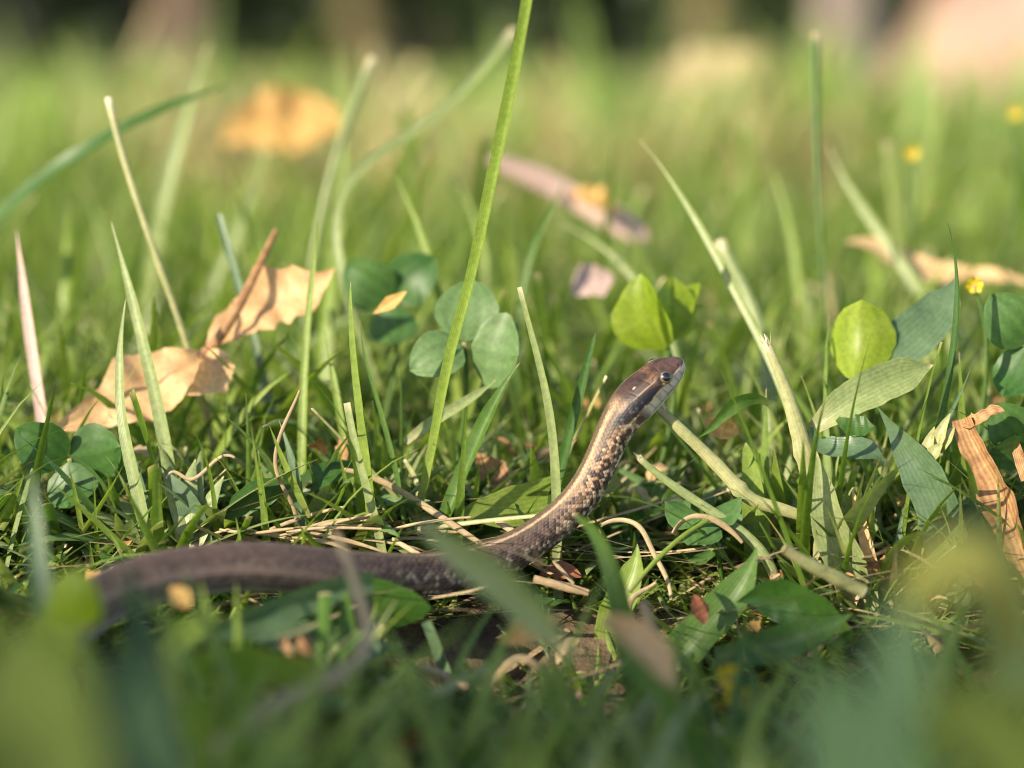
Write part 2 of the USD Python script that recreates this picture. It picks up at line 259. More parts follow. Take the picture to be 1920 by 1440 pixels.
# ------------------------------------------------------------------ the snake
def build_snake():
    tr = [(1279, 676, 0), (1241, 706, 0), (1203, 738, 0), (1172, 774, 0), (1150, 812, 0), (1130, 858, 0), (1106, 906, 0), (1074, 950, -1), (1030, 990, -2), (980, 1024, -4), (930, 1048, -6),
          (880, 1064, -9), (820, 1076, -13), (740, 1080, -19), (640, 1077, -26), (540, 1068, -32), (440, 1066, -37), (340, 1078, -42), (270, 1094, -46), (205, 1122, -50), (140, 1172, -55), (80, 1240, -61), (10, 1310, -68), (-90, 1370, -74), (-220, 1390, -76), (-380, 1370, -70)]
    C = spline([P(*t) for t in tr], 4000)
    L = np.r_[0, np.cumsum(np.linalg.norm(np.diff(C, axis=0), axis=1))]
    s = np.r_[np.linspace(0, .0012, 14)[:-1] ** 1, np.arange(.0012, .05, .00014), np.arange(.05, L[-1], .00024)]
    C = np.stack([CubicSpline(L, C[:, k])(s) for k in range(3)], 1)
    T = unit(np.stack([CubicSpline(s, C[:, k])(s, 1) for k in range(3)], 1)) * -1          # towards the head
    V = -FWD
    d0 = unit(np.cross(V, T)); vp = unit(V - T * (T @ V)[:, None])
    mm = s * 1000; end = mm[-1]
    roll = np.radians(np.interp(mm, [0, 18, 32, 50, 62, 80, 110, end], [40, 42, 44, 40, 30, 15, 6, 0]))[:, None]
    dor = d0 * np.cos(roll) + vp * np.sin(roll); lat = vp * np.cos(roll) - d0 * np.sin(roll)
    kx = [0, .25, .7, 1.5, 3, 5, 8, 11, 13.5, 16, 19, 24, 32, 45, 60, 80, 105, 130, 160, 190, end]
    W = np.interp(mm, kx, [.6, 1.15, 1.7, 2.25, 3.0, 3.6, 4.1, 4.4, 4.3, 3.95, 3.5, 3.25, 3.3, 3.5, 3.9, 4.2, 4.55, 4.7, 4.5, 4.2, 3.0])
    Hd = np.interp(mm, kx, [.5, .9, 1.35, 1.8, 2.45, 2.95, 3.35, 3.55, 3.55, 3.35, 3.15, 3.05, 3.2, 3.45, 3.9, 4.2, 4.55, 4.7, 4.5, 4.2, 3.0])
    Hb = np.interp(mm, kx, [.6, 1.1, 1.6, 2.1, 2.8, 3.35, 3.8, 4.0, 3.85, 3.5, 3.15, 3.0, 3.1, 3.3, 3.7, 3.9, 4.1, 4.2, 4.1, 4.0, 2.8])
    from scipy.ndimage import gaussian_filter1d
    sg = lambda a: np.r_[a[:40], gaussian_filter1d(a, 14)[40:]]
    W, Hd, Hb = sg(W) / 1000, sg(Hd) / 1000, sg(Hb) / 1000
    NT = 168
    th = np.linspace(-np.pi, np.pi, NT + 1)[:-1]
    ct, st = np.cos(th)[None], np.sin(th)[None]
    flat = np.interp(mm, [0, 12, 20, 40], [.80, .80, .95, 1.0])[:, None]                   # squarer head section
    Hh = np.where(ct > 0, Hd[:, None], Hb[:, None])
    lx = W[:, None] * np.sign(st) * np.abs(st) ** flat; ly = Hh * np.sign(ct) * np.abs(ct) ** flat
    deg = np.degrees(np.abs(th))[None] * np.ones((len(s), 1)); M = mm[:, None] * np.ones((1, NT)); sgn = np.sign(st) * np.ones_like(M)
    nrm2 = np.stack([lx / W[:, None] ** 2, ly / Hh ** 2]); nrm2 /= np.linalg.norm(nrm2, axis=0) + 1e-12
    # --- scales: a lattice of overlapping keeled diamonds on the body, plates on the head
    rows = 40
    sl = np.interp(mm, [0, 14, 20, 40, 110, end], [.85, .85, .9, 1.05, 1.7, 1.6])
    vv = np.cumsum(np.r_[0, np.diff(mm) / ((sl[1:] + sl[:-1]) / 2)])[:, None] * np.ones((1, NT))
    uu = (np.degrees(th)[None] / 360 * rows) * np.ones_like(vv)
    best = np.full(uu.shape, 9.0); bi = np.zeros(uu.shape, int); bj = np.zeros(uu.shape, int); ba = np.zeros_like(uu); bb = np.zeros_like(uu)
    for par in (0, 1):
        ci = np.round((uu - par) / 2) * 2 + par; cj = np.round(vv - .5 * par) + .5 * par
        a, b = uu - ci, vv - cj
        dd = np.abs(a) * .92 + np.abs(b) * 2 * .92
        k = dd < best
        best[k], bi[k], ba[k], bb[k] = dd[k], ci[k].astype(int), a[k], b[k]; bj[k] = (cj[k] * 2).astype(int)
    body = np.clip((M - 9.5 - .02 * deg) / 3.5, 0, 1) * np.clip((135 - deg) / 12, 0, 1)
    body = np.maximum(body, 0)
    edge = np.clip((1 - best) / .28, 0, 1)                                                  # 0 in the seams between scales
    keel = np.exp(-(ba / .16) ** 2) * np.clip((.62 - np.abs(bb)) / .3, 0, 1)
    amp = np.interp(mm, [0, 15, 25, 60, end], [.05, .08, .13, .17, .22])[:, None]
    tiltb = .5 + .9 * bb                                                                   # the free edge of a scale points to the tail
    disp = amp * body * (edge ** .6 * (.55 + .45 * tiltb) + .35 * keel * edge)
    hsh = lambda i, j, k: np.modf(np.abs(np.sin(i * 12.9898 + j * 78.233 + k * 37.7) * 43758.5453))[0]
    h1, h2 = hsh(bi, bj, 1), hsh(bi, bj, 2)
    # belly plates
    bel = np.clip((deg - 130) / 8, 0, 1); bp_ = np.abs(((vv * .72) % 1) - .5)
    disp += amp * bel * .6 * np.clip((.5 - bp_) / .12, 0, 1)
    # --- colour
    mixc = lambda c, d, k: c * (1 - k[..., None]) + np.asarray(d) * k[..., None]
    sm = lambda x, a, b: (lambda t: t * t * (3 - 2 * t))(np.clip((x - a) / (b - a), 0, 1))
    bump = lambda x, c, w: np.exp(-((x - c) / w) ** 2)
    nz = meshkit.fbm(np.stack([M * .9, deg * .045 * sgn, 0 * M], -1), 4, 3)
    nzf = meshkit.fbm(np.stack([M * 3.1, deg * .14 * sgn, 0 * M + 4], -1), 3, 9)
    tan, brown = np.array([.31, .205, .125]), np.array([.044, .029, .025])
    far = sm(M, 32, 46)
    col = tan * (1 - far[..., None]) + brown * far[..., None]
    col = col * (.72 + .5 * h1[..., None])
    flank = sm(deg, 48, 66); low = sm(deg, 92, 112)
    spots = ((((bi // 2 + (bj // 4)) % 3) == 0) & (h2 > .15)) | (h2 > .76)
    spots = spots * body * sm(M, 17, 20) * sm(deg, 14, 20) * (1 - .75 * sm(M, 75, 100))
    col = mixc(col, (.022, .015, .014), spots * np.clip(.75 + 1.0 * (nz - .35), .5, .98) * np.clip(1.3 - best * .4, 0, 1))
    seam = (1 - edge) * body
    col = mixc(col, (.045, .030, .026), np.clip(seam * 1.25, 0, 1) * (.85 + .1 * far) * (1 - .2 * low))
    light = (h1 > .50) * body * np.maximum(low, .55 * flank) * (1 - spots) * (1 - .8 * sm(M, 70, 95))
    col = mixc(col, (.62, .52, .38), light * .8 * edge)
    side_stripe = bump(deg, 84, 10) * sm(M, 72, 92)
    col = mixc(col, (.21, .15, .125), side_stripe * .85)
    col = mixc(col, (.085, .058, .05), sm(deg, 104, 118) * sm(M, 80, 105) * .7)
    keelc = keel * body * far
    col = mixc(col, (.15, .105, .085), edge ** 2 * body * far * (.18 + .4 * h2) * (1 - spots))
    col = mixc(col, (.16, .115, .09), keelc * .4)
    stripe = np.clip((np.interp(M, [14, 26, 40], [4.2, 4.8, 6.5]) + 4.0 * (nzf - .5) + 1.6 * (h1 - .5) - deg) / 2.5, 0, 1) * sm(M, 12, 16) * (1 - .82 * sm(M, 60, 78))
    sc = np.array([.33, .245, .155])
    col = mixc(col, sc, stripe * .92)
    besd = np.clip((30 + 16 * (1 - sm(M, 19, 25)) - deg) / 6, 0, 1) * np.clip((deg - 8) / 3, 0, 1) * sm(M, 13, 17) * (1 - sm(M, 70, 90))
    col = mixc(col, (.085, .058, .035), besd * np.where(sgn > 0, .35 + .60 * (1 - sm(M, 20, 27)), .95))
    col = mixc(col, (.55, .52, .38), bel * (1 - .55 * far))
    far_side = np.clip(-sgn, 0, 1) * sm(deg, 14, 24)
    # head
    hd = 1 - sm(M, 12.5, 15.5)
    top = np.array([.046, .023, .016]) * np.clip(.1 + 2.6 * (nz[..., None] - .2), .25, 2.2) * np.clip(.3 + 1.4 * nzf[..., None], .4, 1.5)
    top = mixc(top, (.075, .044, .04), (1 - sm(M, 2.2, 5.0)) * .75)
    top = mixc(top, (.22, .11, .05), bump(M, 6.6, 1.2) * bump(deg, 22, 14) * .6)
    top = mixc(top, (.03, .02, .018), np.clip((nzf - .54) / .06, 0, 1) * sm(M, 2.5, 4) * .8)
    for (a0, a1, at) in ((0, 48, 3.0), (0, 50, 5.2), (0, 52, 8.6), (0, 60, 12.0)):          # plate seams across the crown
        top = mixc(top, (.035, .02, .018), bump(M + .9 * np.abs(np.sin(np.radians(deg) * 1.6)), at, .13) * (deg < a1) * .75)
        disp -= .05 * bump(M + .9 * np.abs(np.sin(np.radians(deg) * 1.6)), at, .13) * (deg < a1) * hd
    for q in (2, 24):                                                                      # seams along the crown
        k = bump(deg, q + .6 * np.sin(M), 1.6) * (M > 3) * (M < 11.5) * ((M > 8) | (q > 5))
        top = mixc(top, (.035, .02, .018), k * .6); disp -= .04 * k * hd
    hcol = top
    hcol = mixc(hcol, (.42, .30, .21), bump(deg, 43 - .5 * M, 2.4) * sm(M, 5.5, 8) * (1 - sm(M, 11, 14)) * .55)       # pale ridge over the temple
    band = sm(deg, 56 - .6 * M, 63 - .6 * M) * (1 - sm(deg, 92 - .9 * M, 97 - .9 * M)) * sm(M, 6.0, 7.2)
    lab = sm(deg, 70, 78) * (1 - sm(M, 11, 14))
    lab = np.maximum(lab, sm(deg, 60, 68) * (1 - sm(M, 5.2, 6.5)) * sm(M, .6, 1.6))
    hcol = mixc(hcol, np.array([.50, .44, .33]), lab * (.55 + .4 * nz))
    for at in (1.9, 3.3, 4.9, 6.6, 8.5, 10.6):
        k = bump(M + .012 * (deg - 80) + .25 * (nzf - .5), at, .15) * sm(deg, 72, 80) * (1 - sm(deg, 106, 116)) * (M < 12)
        hcol = mixc(hcol, (.05, .035, .028), k * .75 * np.clip(nz * 1.6 - .2, 0.2, 1)); disp -= .05 * k
    mouth = bump(deg, 112 - .8 * np.clip(8 - M, 0, 8), 2.2) * sm(M, .4, 1.2) * (1 - sm(M, 10.5, 12))
    hcol = mixc(hcol, (.05, .03, .025), mouth * .85); disp -= .10 * mouth
    hcol = mixc(hcol, (.60, .57, .44), sm(deg, 118, 128))
    hcol = mixc(hcol, (.04, .025, .02), bump(M, 1.15, .30) * bump(deg, 52, 9))                                             # nostril
    disp -= .16 * bump(M, 1.15, .28) * bump(deg, 52, 8)
    ring = np.hypot((M - 4.9) / 1.75, (deg - 52) / 24)
    hcol = mixc(hcol, (.05, .035, .03), bump(ring, 1.05, .16) * .6)
    disp += .12 * bump(ring, .95, .3) + .18 * bump(deg, 34, 10) * bump(M, 5, 2)                                            # brow
    col = col * (1 - hd[..., None]) + hcol * hd[..., None]
    nb = sm(M, 6.5, 8) * (1 - sm(M + .05 * (deg - 40) + 3 * (nzf - .5), 17.5, 20))                       # dark band from the eye to the nape
    cen = np.interp(M, [6, 9, 13, 17, 22], [68, 64, 57, 48, 40]); hw = np.interp(M, [6, 9, 13, 16.5, 19.5], [9, 18, 24, 24, 11])
    band = np.clip((hw - np.abs(deg - cen) + 16 * (nz - .5)) / 5, 0, 1) * nb
    col = mixc(col, np.array([.010, .010, .015]), band * .97)
    fl = (h1 > .62) * edge * band * sm(M, 10, 13) * bump(deg, cen, 12)
    col = mixc(col, (.085, .085, .10), fl * .6)
    for (m0, d0_, rm, rd) in ((14.6, 96, 1.0, 12), (18.2, 88, .9, 10), (17.2, 112, .8, 8), (22.5, 66, .9, 9)):              # blotches on the side of the throat
        k = np.clip(1.2 - np.hypot((M - m0) / rm, (deg - d0_) / rd) + .5 * (nz - .5), 0, .25) * 4
        col = mixc(col, (.05, .025, .02), np.clip(k, 0, 1) * .9)
    pit = np.hypot((M - 10.6) / .34, (deg - 10) / 1.6)                                     # pale speck on the crown
    col = mixc(col, (.75, .62, .48), np.clip(1.4 - pit, 0, 1) * (sgn > 0) * .8)
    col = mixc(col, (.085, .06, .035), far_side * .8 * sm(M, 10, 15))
    disp = disp / 1000
    q = C[:, None] + (lx + disp * nrm2[0])[..., None] * lat[:, None] + (ly + disp * nrm2[1])[..., None] * dor[:, None]
    n = len(s); Vt_ = q.reshape(-1, 3)
    i, j = np.meshgrid(np.arange(n - 1), np.arange(NT), indexing='ij'); j2 = (j + 1) % NT
    quads = np.stack([i * NT + j, i * NT + j2, (i + 1) * NT + j2, (i + 1) * NT + j], -1).reshape(-1, 4)
    Fc = np.vstack([quads[:, [0, 2, 1]], quads[:, [0, 3, 2]]])
    c0, c1 = len(Vt_), len(Vt_) + 1
    Vt_ = np.vstack([Vt_, C[0] + T[0] * .0002, C[-1]])
    jj = np.arange(NT)
    Fc = np.vstack([Fc, np.stack([np.full(NT, c0), jj, (jj + 1) % NT], 1), np.stack([np.full(NT, c1), (n - 1) * NT + (jj + 1) % NT, (n - 1) * NT + jj], 1)])
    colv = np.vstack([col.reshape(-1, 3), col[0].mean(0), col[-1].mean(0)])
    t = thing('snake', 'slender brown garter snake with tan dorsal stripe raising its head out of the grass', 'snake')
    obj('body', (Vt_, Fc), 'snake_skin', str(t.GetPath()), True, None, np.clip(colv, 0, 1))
    k = int(np.argmin(np.abs(mm - 4.9)))
    for sd in (1, -1):
        a = math.radians(53)
        nrm = unit(math.sin(a) * W[k] ** -1 * sd * lat[k] + math.cos(a) * Hd[k] ** -1 * dor[k])
        c = C[k] + W[k] * math.sin(a) ** .8 * sd * lat[k] + Hd[k] * math.cos(a) ** .8 * dor[k] - nrm * .00075
        e = trimesh.creation.icosphere(4, .00135); dirs = e.vertices / .00135
        ax = unit(nrm + .30 * T[k]); dt = dirs @ ax
        ec = np.where((dt > .74)[:, None], (.004, .004, .005), np.where((dt > .62)[:, None], (.17, .12, .08), np.where((dt > .58)[:, None], (.06, .04, .03), (.10, .07, .05))))
        obj('eye', (e.vertices + c, e.faces), 'snake_eye', str(t.GetPath()), True, None, ec)
    return C[::20], W[::20]
SNAKE_C, SNAKE_R = build_snake()
#HERO_BEGIN
# ------------------------------------------------------------------ the grass blades, leaves and stalks that stand out
HERO = []
def slim(name, pts, widths):
    if name in ('grass_strand', 'grass_stalk') and max(widths) < 65: widths = [w * (.70 if max(widths) < 42 or name == 'grass_stalk' else .88) for w in widths]
    if max(p[2] for p in pts) < -55: pts = [(a, b, c * 1.14) for a, b, c in pts]
    return pts, widths
def B(name, label, cat, mat, pts, widths, protect=True, **k):
    pts, widths = slim(name, pts, widths)
    if protect: HERO.extend([(*project(P(*p))[:3],) for p in pts])
    return blade(name, label, cat, mat, pts, widths, **k)
def K(name, label, cat, mat, pts, widths, protect=True, **k):
    pts, widths = slim(name, pts, widths)
    if protect: HERO.extend([(*project(P(*p))[:3],) for p in pts])
    return stalk(name, label, cat, mat, pts, widths, **k)
def vec(dx, dy, dz): return RIGHT * dx + UP * dy - FWD * dz
def LF(parent, c, along, across, lpx, wpx, mat='clover_light', **k):
    HERO.append(project(P(*c)) )
    m = mmpx(c[2]); V, F_, uv = leaflet(P(*c), vec(*along), vec(*across), lpx * m, wpx * m, **k)
    return obj('leaflet', (V, F_), mat, str(parent.GetPath()), True, uv)
GB = 'grass blade'
B('grass_strand', 'tallest bright grass blade rising past the top of the frame left of the snake head', GB, 'bright', [(783, 995, 10), (815, 850, 8), (850, 668, 4), (882, 550, 0), (922, 370, -6), (952, 225, -10), (985, 45, -16), (1008, -90, -20)], [20, 24, 28, 28, 30, 30, 28, 22], phi=[58, 50, 42, 30], fold=.75, tip='cut')
B('grass_strand', 'folded green blade crossing low behind the tallest blade beside the clover', GB, 'mid', [(832, 990, 8), (880, 868, 7), (935, 745, 5), (975, 680, 4)], [24, 34, 40, 22], phi=40, fold=.6)
B('grass_strand', 'slim pale blade with a torn white tip between the clover and the snake neck', GB, 'pale', [(1044, 900, 5), (1030, 760, 3), (1002, 640, 2), (975, 538, 1)], [28, 26, 21, 12], phi=30, fold=.5, tip='cut')
B('grass_strand', 'short dark green blade with blunt tip touching the back of the snake head', GB, 'deep', [(1055, 865, 10), (1075, 790, 9), (1095, 710, 8), (1117, 622, 7)], [22, 26, 28, 24], phi=20, fold=.4, tip='round')
B('grass_strand', 'upright yellow green blade standing behind the hump of the snake body', GB, 'bright', [(708, 992, 2), (690, 840, 1), (667, 655, 0), (658, 528, 0)], [26, 28, 20, 12], phi=55, fold=.7, tip='round')
B('grass_strand', 'thin green blade leaning just beside the upright yellow green blade', GB, 'mid', [(735, 850, 9), (705, 740, 9), (683, 660, 9), (675, 600, 9)], [16, 16, 13, 8], phi=20)
B('grass_strand', 'cut pale blade with a whitish end in front of the upright blade', GB, 'pale', [(698, 945, -3), (680, 880, -3), (664, 815, -3), (652, 755, -3)], [24, 24, 22, 18], phi=30, fold=.5, tip='cut')
B('grass_strand', 'dark curved blade standing alone at the right above the split seed head', GB, 'deep', [(1765, 790, 4), (1784, 690, 3), (1796, 560, 2), (1791, 480, 2), (1775, 412, 1)], [11, 18, 20, 17, 9], phi=35, fold=.5)
B('grass_strand', 'long dark blurred blade arching up from the left edge of the picture', GB, 'deep', [(-60, 500, 100), (40, 375, 92), (140, 300, 88), (245, 238, 88), (340, 195, 90), (440, 155, 95)], [34, 34, 32, 29, 24, 12], phi=62, fold=.4, root=False)
K('grass_stalk', 'thin pale stalk with a cut tip crossing the long arching blade', 'grass stalk', 'cut_stem', [(335, 600, 38), (282, 450, 38), (236, 310, 40), (203, 183, 42)], [16, 18, 17, 19])
B('grass_strand', 'broad pale blade leaning over the crumpled dead leaf', GB, 'pale', [(318, 870, 12), (285, 710, 14), (243, 540, 18), (208, 415, 22)], [24, 36, 32, 14], phi=25, fold=.35)
B('grass_strand', 'pale green blade rising in front of the left lobe of the dead leaf', GB, 'pale', [(255, 900, 0), (232, 790, 2), (226, 660, 6), (236, 560, 10)], [34, 34, 26, 14], phi=35, fold=.4)
B('grass_strand', 'grey green cut blade leaning beside the petiole of the dead leaf', GB, 'grey_green', [(480, 650, 48), (455, 560, 50), (430, 470, 52), (410, 402, 54)], [24, 26, 24, 18], phi=15, tip='cut')
B('grass_strand', 'long blurred blade bending over to a tan tip under the dark trees', GB, 'pale', [(636, 480, 80), (640, 375, 85), (690, 305, 92), (790, 235, 100), (880, 155, 108), (965, 55, 118)], [15, 18, 21, 23, 24, 20], phi=25, fold=.3, tip='cut')
K('grass_stalk', 'blurred stalk with a round pale cut tip left of the bending tan tipped blade', 'grass stalk', 'pale', [(590, 470, 98), (620, 330, 100), (655, 220, 104), (700, 108, 108)], [15, 18, 20, 28])
B('grass_strand', 'narrow yellow green blade behind the upright blade near the dead leaf tip', GB, 'bright', [(568, 790, 22), (575, 640, 26), (588, 500, 30), (597, 405, 34)], [22, 24, 20, 12], phi=25)
B('grass_strand', 'straight green blade in the gap under the dead leaf tip', GB, 'bright', [(640, 790, 22), (622, 690, 24), (608, 612, 26)], [24, 24, 14], phi=15)
B('grass_strand', 'long pale blade slanting down toward the split leafy stalk', GB, 'pale', [(1432, 645, 26), (1372, 530, 32), (1290, 385, 40), (1195, 258, 48)], [26, 26, 22, 10], phi=30, fold=.4)
K('grass_stalk', 'stout blurred stalk with a pale cut end behind the slanting pale blade', 'grass stalk', 'pale', [(1430, 640, 56), (1405, 560, 60), (1375, 500, 62), (1350, 452, 64)], [34, 34, 32, 30])
K('grass_stalk', 'tall thin upright stalk ending in a bright round tip near the mauve tree trunk', 'grass stalk', 'mid', [(1542, 500, 84), (1534, 360, 86), (1530, 210, 90), (1529, 62, 94)], [16, 14, 14, 24])
B('grass_strand', 'broad blurred pale blade leaning behind the thin upright stalk', GB, 'pale', [(1750, 585, 100), (1690, 490, 104), (1615, 385, 112), (1552, 270, 120)], [34, 36, 32, 16], phi=20)
B('grass_strand', 'blurred bright blade rising behind the clover left of the tallest blade', GB, 'bright', [(820, 540, 60), (800, 470, 62), (770, 390, 66), (735, 320, 70)], [26, 26, 22, 12], phi=20)
B('grass_strand', 'blurred light blade leaning right of the tallest blade over the bark strip', GB, 'mid', [(985, 520, 70), (1010, 440, 72), (1035, 390, 74), (1060, 330, 76)], [24, 24, 20, 12], phi=20)
B('grass_strand', 'dull mauve dry blade standing at the left edge behind the dead leaf', GB, 'mauve_bark', [(70, 720, 34), (55, 620, 38), (42, 520, 42), (30, 430, 46)], [30, 30, 28, 18], phi=20)
B('grass_strand', 'two toned blurred blade crossing the long arching blade near its tip', GB, 'pale', [(300, 420, 150), (330, 290, 150), (360, 180, 155), (395, 80, 160)], [34, 38, 38, 28], phi=30)
for k, (x0, y0, x1, y1, w, d, lb) in enumerate(((1495, 520, 1440, 300, 26, 130, 'soft bright blade between the slanting blade and the thin upright stalk'), (1150, 480, 1050, 420, 22, 90, 'soft green blade lying over the middle of the bark strip'),
        (905, 470, 850, 330, 26, 120, 'soft wide blade right beside the tallest blade at mid height'), (450, 420, 500, 280, 30, 150, 'soft yellowish blade under the amber fallen leaf'), (640, 300, 630, 70, 26, 170, 'soft green blade rising from the end of the amber leaf to the dark trees'))):
    B('grass_strand', lb, GB, 'pale' if k % 2 else 'bright', [(x0, y0, d), ((x0 * .6 + x1 * .4) + 6, y0 * .55 + y1 * .45, d + 3), (x1, y1, d + 8)], [w, w, w * .5], phi=20)
# the stalks and broad blades in focus on the right
K('grass_stalk', 'thick pale leafy stalk with a ragged top in focus right of the snake head', 'grass stalk', 'cut_stem', [(1575, 1045, 0), (1545, 980, 0), (1508, 850, 0), (1478, 745, 1), (1436, 642, 2)], [64, 58, 50, 42, 20], nodes=(.30, .62), frayed=6)
B('grass_strand', 'wide pale sheath wrapped round the base of the thick stalk', GB, 'pale', [(1585, 1040, -3), (1560, 985, -4), (1545, 920, -4), (1530, 845, -4)], [70, 78, 62, 24], phi=20, fold=.5)
K('grass_stalk', 'long pale cut stalk slanting from under the snake chin to the thick stalk base', 'grass stalk', 'cut_stem', [(1538, 978, 1), (1495, 964, 1), (1450, 950, 1), (1408, 935, 1), (1388, 918, 1), (1345, 872, 2), (1290, 818, 2), (1238, 766, 3)], [30, 32, 34, 40, 38, 35, 32, 25], root=False, nodes=(.44,), frayed=5)
K('grass_stalk', 'lower cut stalk with a white tip pointing at the snake throat', 'grass stalk', 'pale', [(1375, 985, -2), (1330, 955, -1), (1265, 912, 0), (1195, 855, 1)], [26, 28, 26, 18], frayed=4)
B('grass_strand', 'thin bent leaf hanging off the thick stalk toward the snake', GB, 'mid', [(1448, 765, 1), (1425, 748, 0), (1395, 750, -1), (1350, 785, -2), (1305, 822, -3)], [14, 34, 36, 20, 8], phi=[50, 20, 10], fold=.3, root=False)
B('grass_strand', 'broad light green grass leaf tilted up to the right with a shaded midrib', GB, 'pale', [(1522, 808, 3), (1570, 770, 2), (1640, 728, 3), (1700, 702, 5), (1750, 684, 7)], [22, 62, 74, 66, 36], phi=[20, 8], fold=.35, root=False, m=9)
B('grass_strand', 'blurred broad grass leaf just behind the tilted broad leaf', GB, 'grey_green', [(1640, 690, 18), (1700, 640, 20), (1760, 580, 24), (1790, 520, 28)], [70, 96, 80, 30], phi=15, fold=.2, root=False)
B('grass_strand', 'grey green leaf curling downward below the tilted broad leaf', GB, 'grey_green', [(1520, 800, 2), (1545, 838, -1), (1600, 842, -3), (1660, 872, -3)], [14, 44, 46, 18], phi=[50, 25], fold=.3, root=False)
B('grass_strand', 'small dark triangular leaf fold above the curling grey green leaf', GB, 'deep', [(1570, 785, 0), (1600, 800, -1), (1640, 800, -2)], [12, 50, 30], phi=25, root=False, fold=.2)
B('grass_strand', 'pointed broad leaf with a sharp tip in focus beside the seed head', GB, 'grey_green', [(1775, 1010, -2), (1745, 920, -2), (1705, 850, -1), (1645, 762, 0)], [40, 84, 78, 18], phi=14, fold=.25, m=9)
B('grass_strand', 'narrow light leaf bending down under the pointed broad leaf', GB, 'pale', [(1740, 900, 2), (1765, 950, 2), (1780, 1000, 2)], [34, 32, 8], phi=30, root=False)
B('grass_strand', 'bright upright leaf piece glowing beside the thick stalk', GB, 'bright', [(1415, 950, 7), (1408, 890, 7), (1398, 830, 7)], [60, 58, 34], phi=10, fold=.2, tip='round')
B('grass_strand', 'broad blade with a patch of sun lying behind the snake neck', GB, 'bright', [(1150, 880, 16), (1060, 925, 12), (965, 950, 10), (862, 962, 8)], [60, 78, 80, 46], phi=6, fold=.12, tip='round', root=False, m=9)
B('grass_strand', 'pale dried blade lying across behind the folded green blade', GB, 'pale', [(760, 830, 12), (830, 780, 14), (900, 735, 16), (930, 712, 17)], [20, 30, 26, 10], phi=20, root=False)
B('grass_strand', 'broad dark leaf lying behind the snake body under the straw mat', GB, 'deep', [(418, 990, 3), (450, 950, 3), (500, 922, 3), (552, 905, 4)], [10, 54, 62, 26], phi=12, fold=.25, root=False, tip='both')
B('grass_strand', 'dark leaf curving over beside the cut pale blade', GB, 'deep', [(560, 935, 8), (600, 895, 8), (650, 882, 9), (690, 880, 10)], [20, 50, 46, 14], phi=22, fold=.3, root=False)
B('grass_strand', 'grey green pointed leaf left of the broad dark leaf behind the body', GB, 'grey_green', [(365, 985, 4), (350, 940, 4), (320, 895, 5), (300, 870, 6)], [60, 66, 44, 10], phi=15, fold=.2)
B('grass_strand', 'short blue green blade standing left of the straw mat', GB, 'grey_green', [(260, 915, 10), (250, 870, 10), (240, 800, 10)], [40, 42, 12], phi=20)
B('grass_strand', 'grey green blade folded beside the thin golden straw', GB, 'grey_green', [(560, 925, 4), (550, 870, 4), (535, 820, 5), (522, 785, 6)], [34, 34, 28, 10], phi=25)
B('grass_strand', 'thin upright leaf at the right with a fork behind the dark curved blade', GB, 'grey_green', [(1755, 830, 6), (1790, 760, 8), (1820, 690, 10)], [18, 18, 8], phi=20)
# clover and other rounded leaves
def plant(name, label, cat, root, top, w, leaves, mat='clover_light', stem_mat='mid', group=None):
    t = thing(name, label, cat, group)
    for c, al, ac, l, wd, kw in leaves: LF(t, c, al, ac, l, wd, mat, **kw)
    if root: stalk('stem', None, None, stem_mat, [root, ((root[0] + top[0]) / 2 + 8, (root[1] + top[1]) / 2, (root[2] + top[2]) / 2), top], [w, w, w], parent=str(t.GetPath()))
    return t
plant('clover', 'three leaved clover with round pale green leaflets behind the tallest blade', 'clover', (860, 860, 24), (870, 642, 21), 9, [
    ((872, 640, 22), (.10, 1, -.25), (1, -.1, .1), 122, 122, dict(cup=.08, seed=1)), ((884, 648, 20), (.75, -.18, .5), (.1, 1, .05), 108, 142, dict(cup=.12, seed=2)), ((868, 652, 20), (-1, -.42, .25), (-.3, .9, -.4), 112, 100, dict(cup=.14, seed=3))])
plant('clover', 'glowing yellow green folded clover leaf above the snake head', 'clover', (1262, 760, 34), (1248, 640, 34), 10, [
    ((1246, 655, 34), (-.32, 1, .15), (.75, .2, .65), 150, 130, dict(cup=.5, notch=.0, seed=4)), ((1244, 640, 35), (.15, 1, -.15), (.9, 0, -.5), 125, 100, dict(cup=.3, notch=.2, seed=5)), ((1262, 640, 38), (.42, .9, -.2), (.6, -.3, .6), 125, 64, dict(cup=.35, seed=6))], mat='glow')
plant('clover', 'glowing cup shaped leaf hanging behind the tilted broad grass leaf', 'clover', (1650, 700, 24), (1622, 572, 20), 8, [
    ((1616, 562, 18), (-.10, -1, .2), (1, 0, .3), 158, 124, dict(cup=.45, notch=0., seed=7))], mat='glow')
plant('clover', 'round green clover leaflets at the right edge above the brown curled leaf', 'clover', (1935, 720, 14), (1930, 640, 12), 9, [
    ((1935, 640, 12), (-.7, .75, .1), (.7, .6, .3), 120, 110, dict(cup=.15, seed=8)), ((1930, 650, 12), (-.5, -.85, .2), (.8, -.4, .3), 110, 90, dict(cup=.1, seed=9))], mat='clover')
plant('clover', 'shaded round leaf at the right edge beside the curl of the brown leaf', 'clover', (1925, 900, 3), (1925, 830, 3), 8, [
    ((1925, 830, 3), (-.65, .75, .2), (.7, .7, .3), 100, 96, dict(cup=.2, seed=10)), ((1920, 835, 3), (-.9, -.2, .3), (.3, .9, .3), 80, 70, dict(cup=.2, seed=11))], mat='clover')
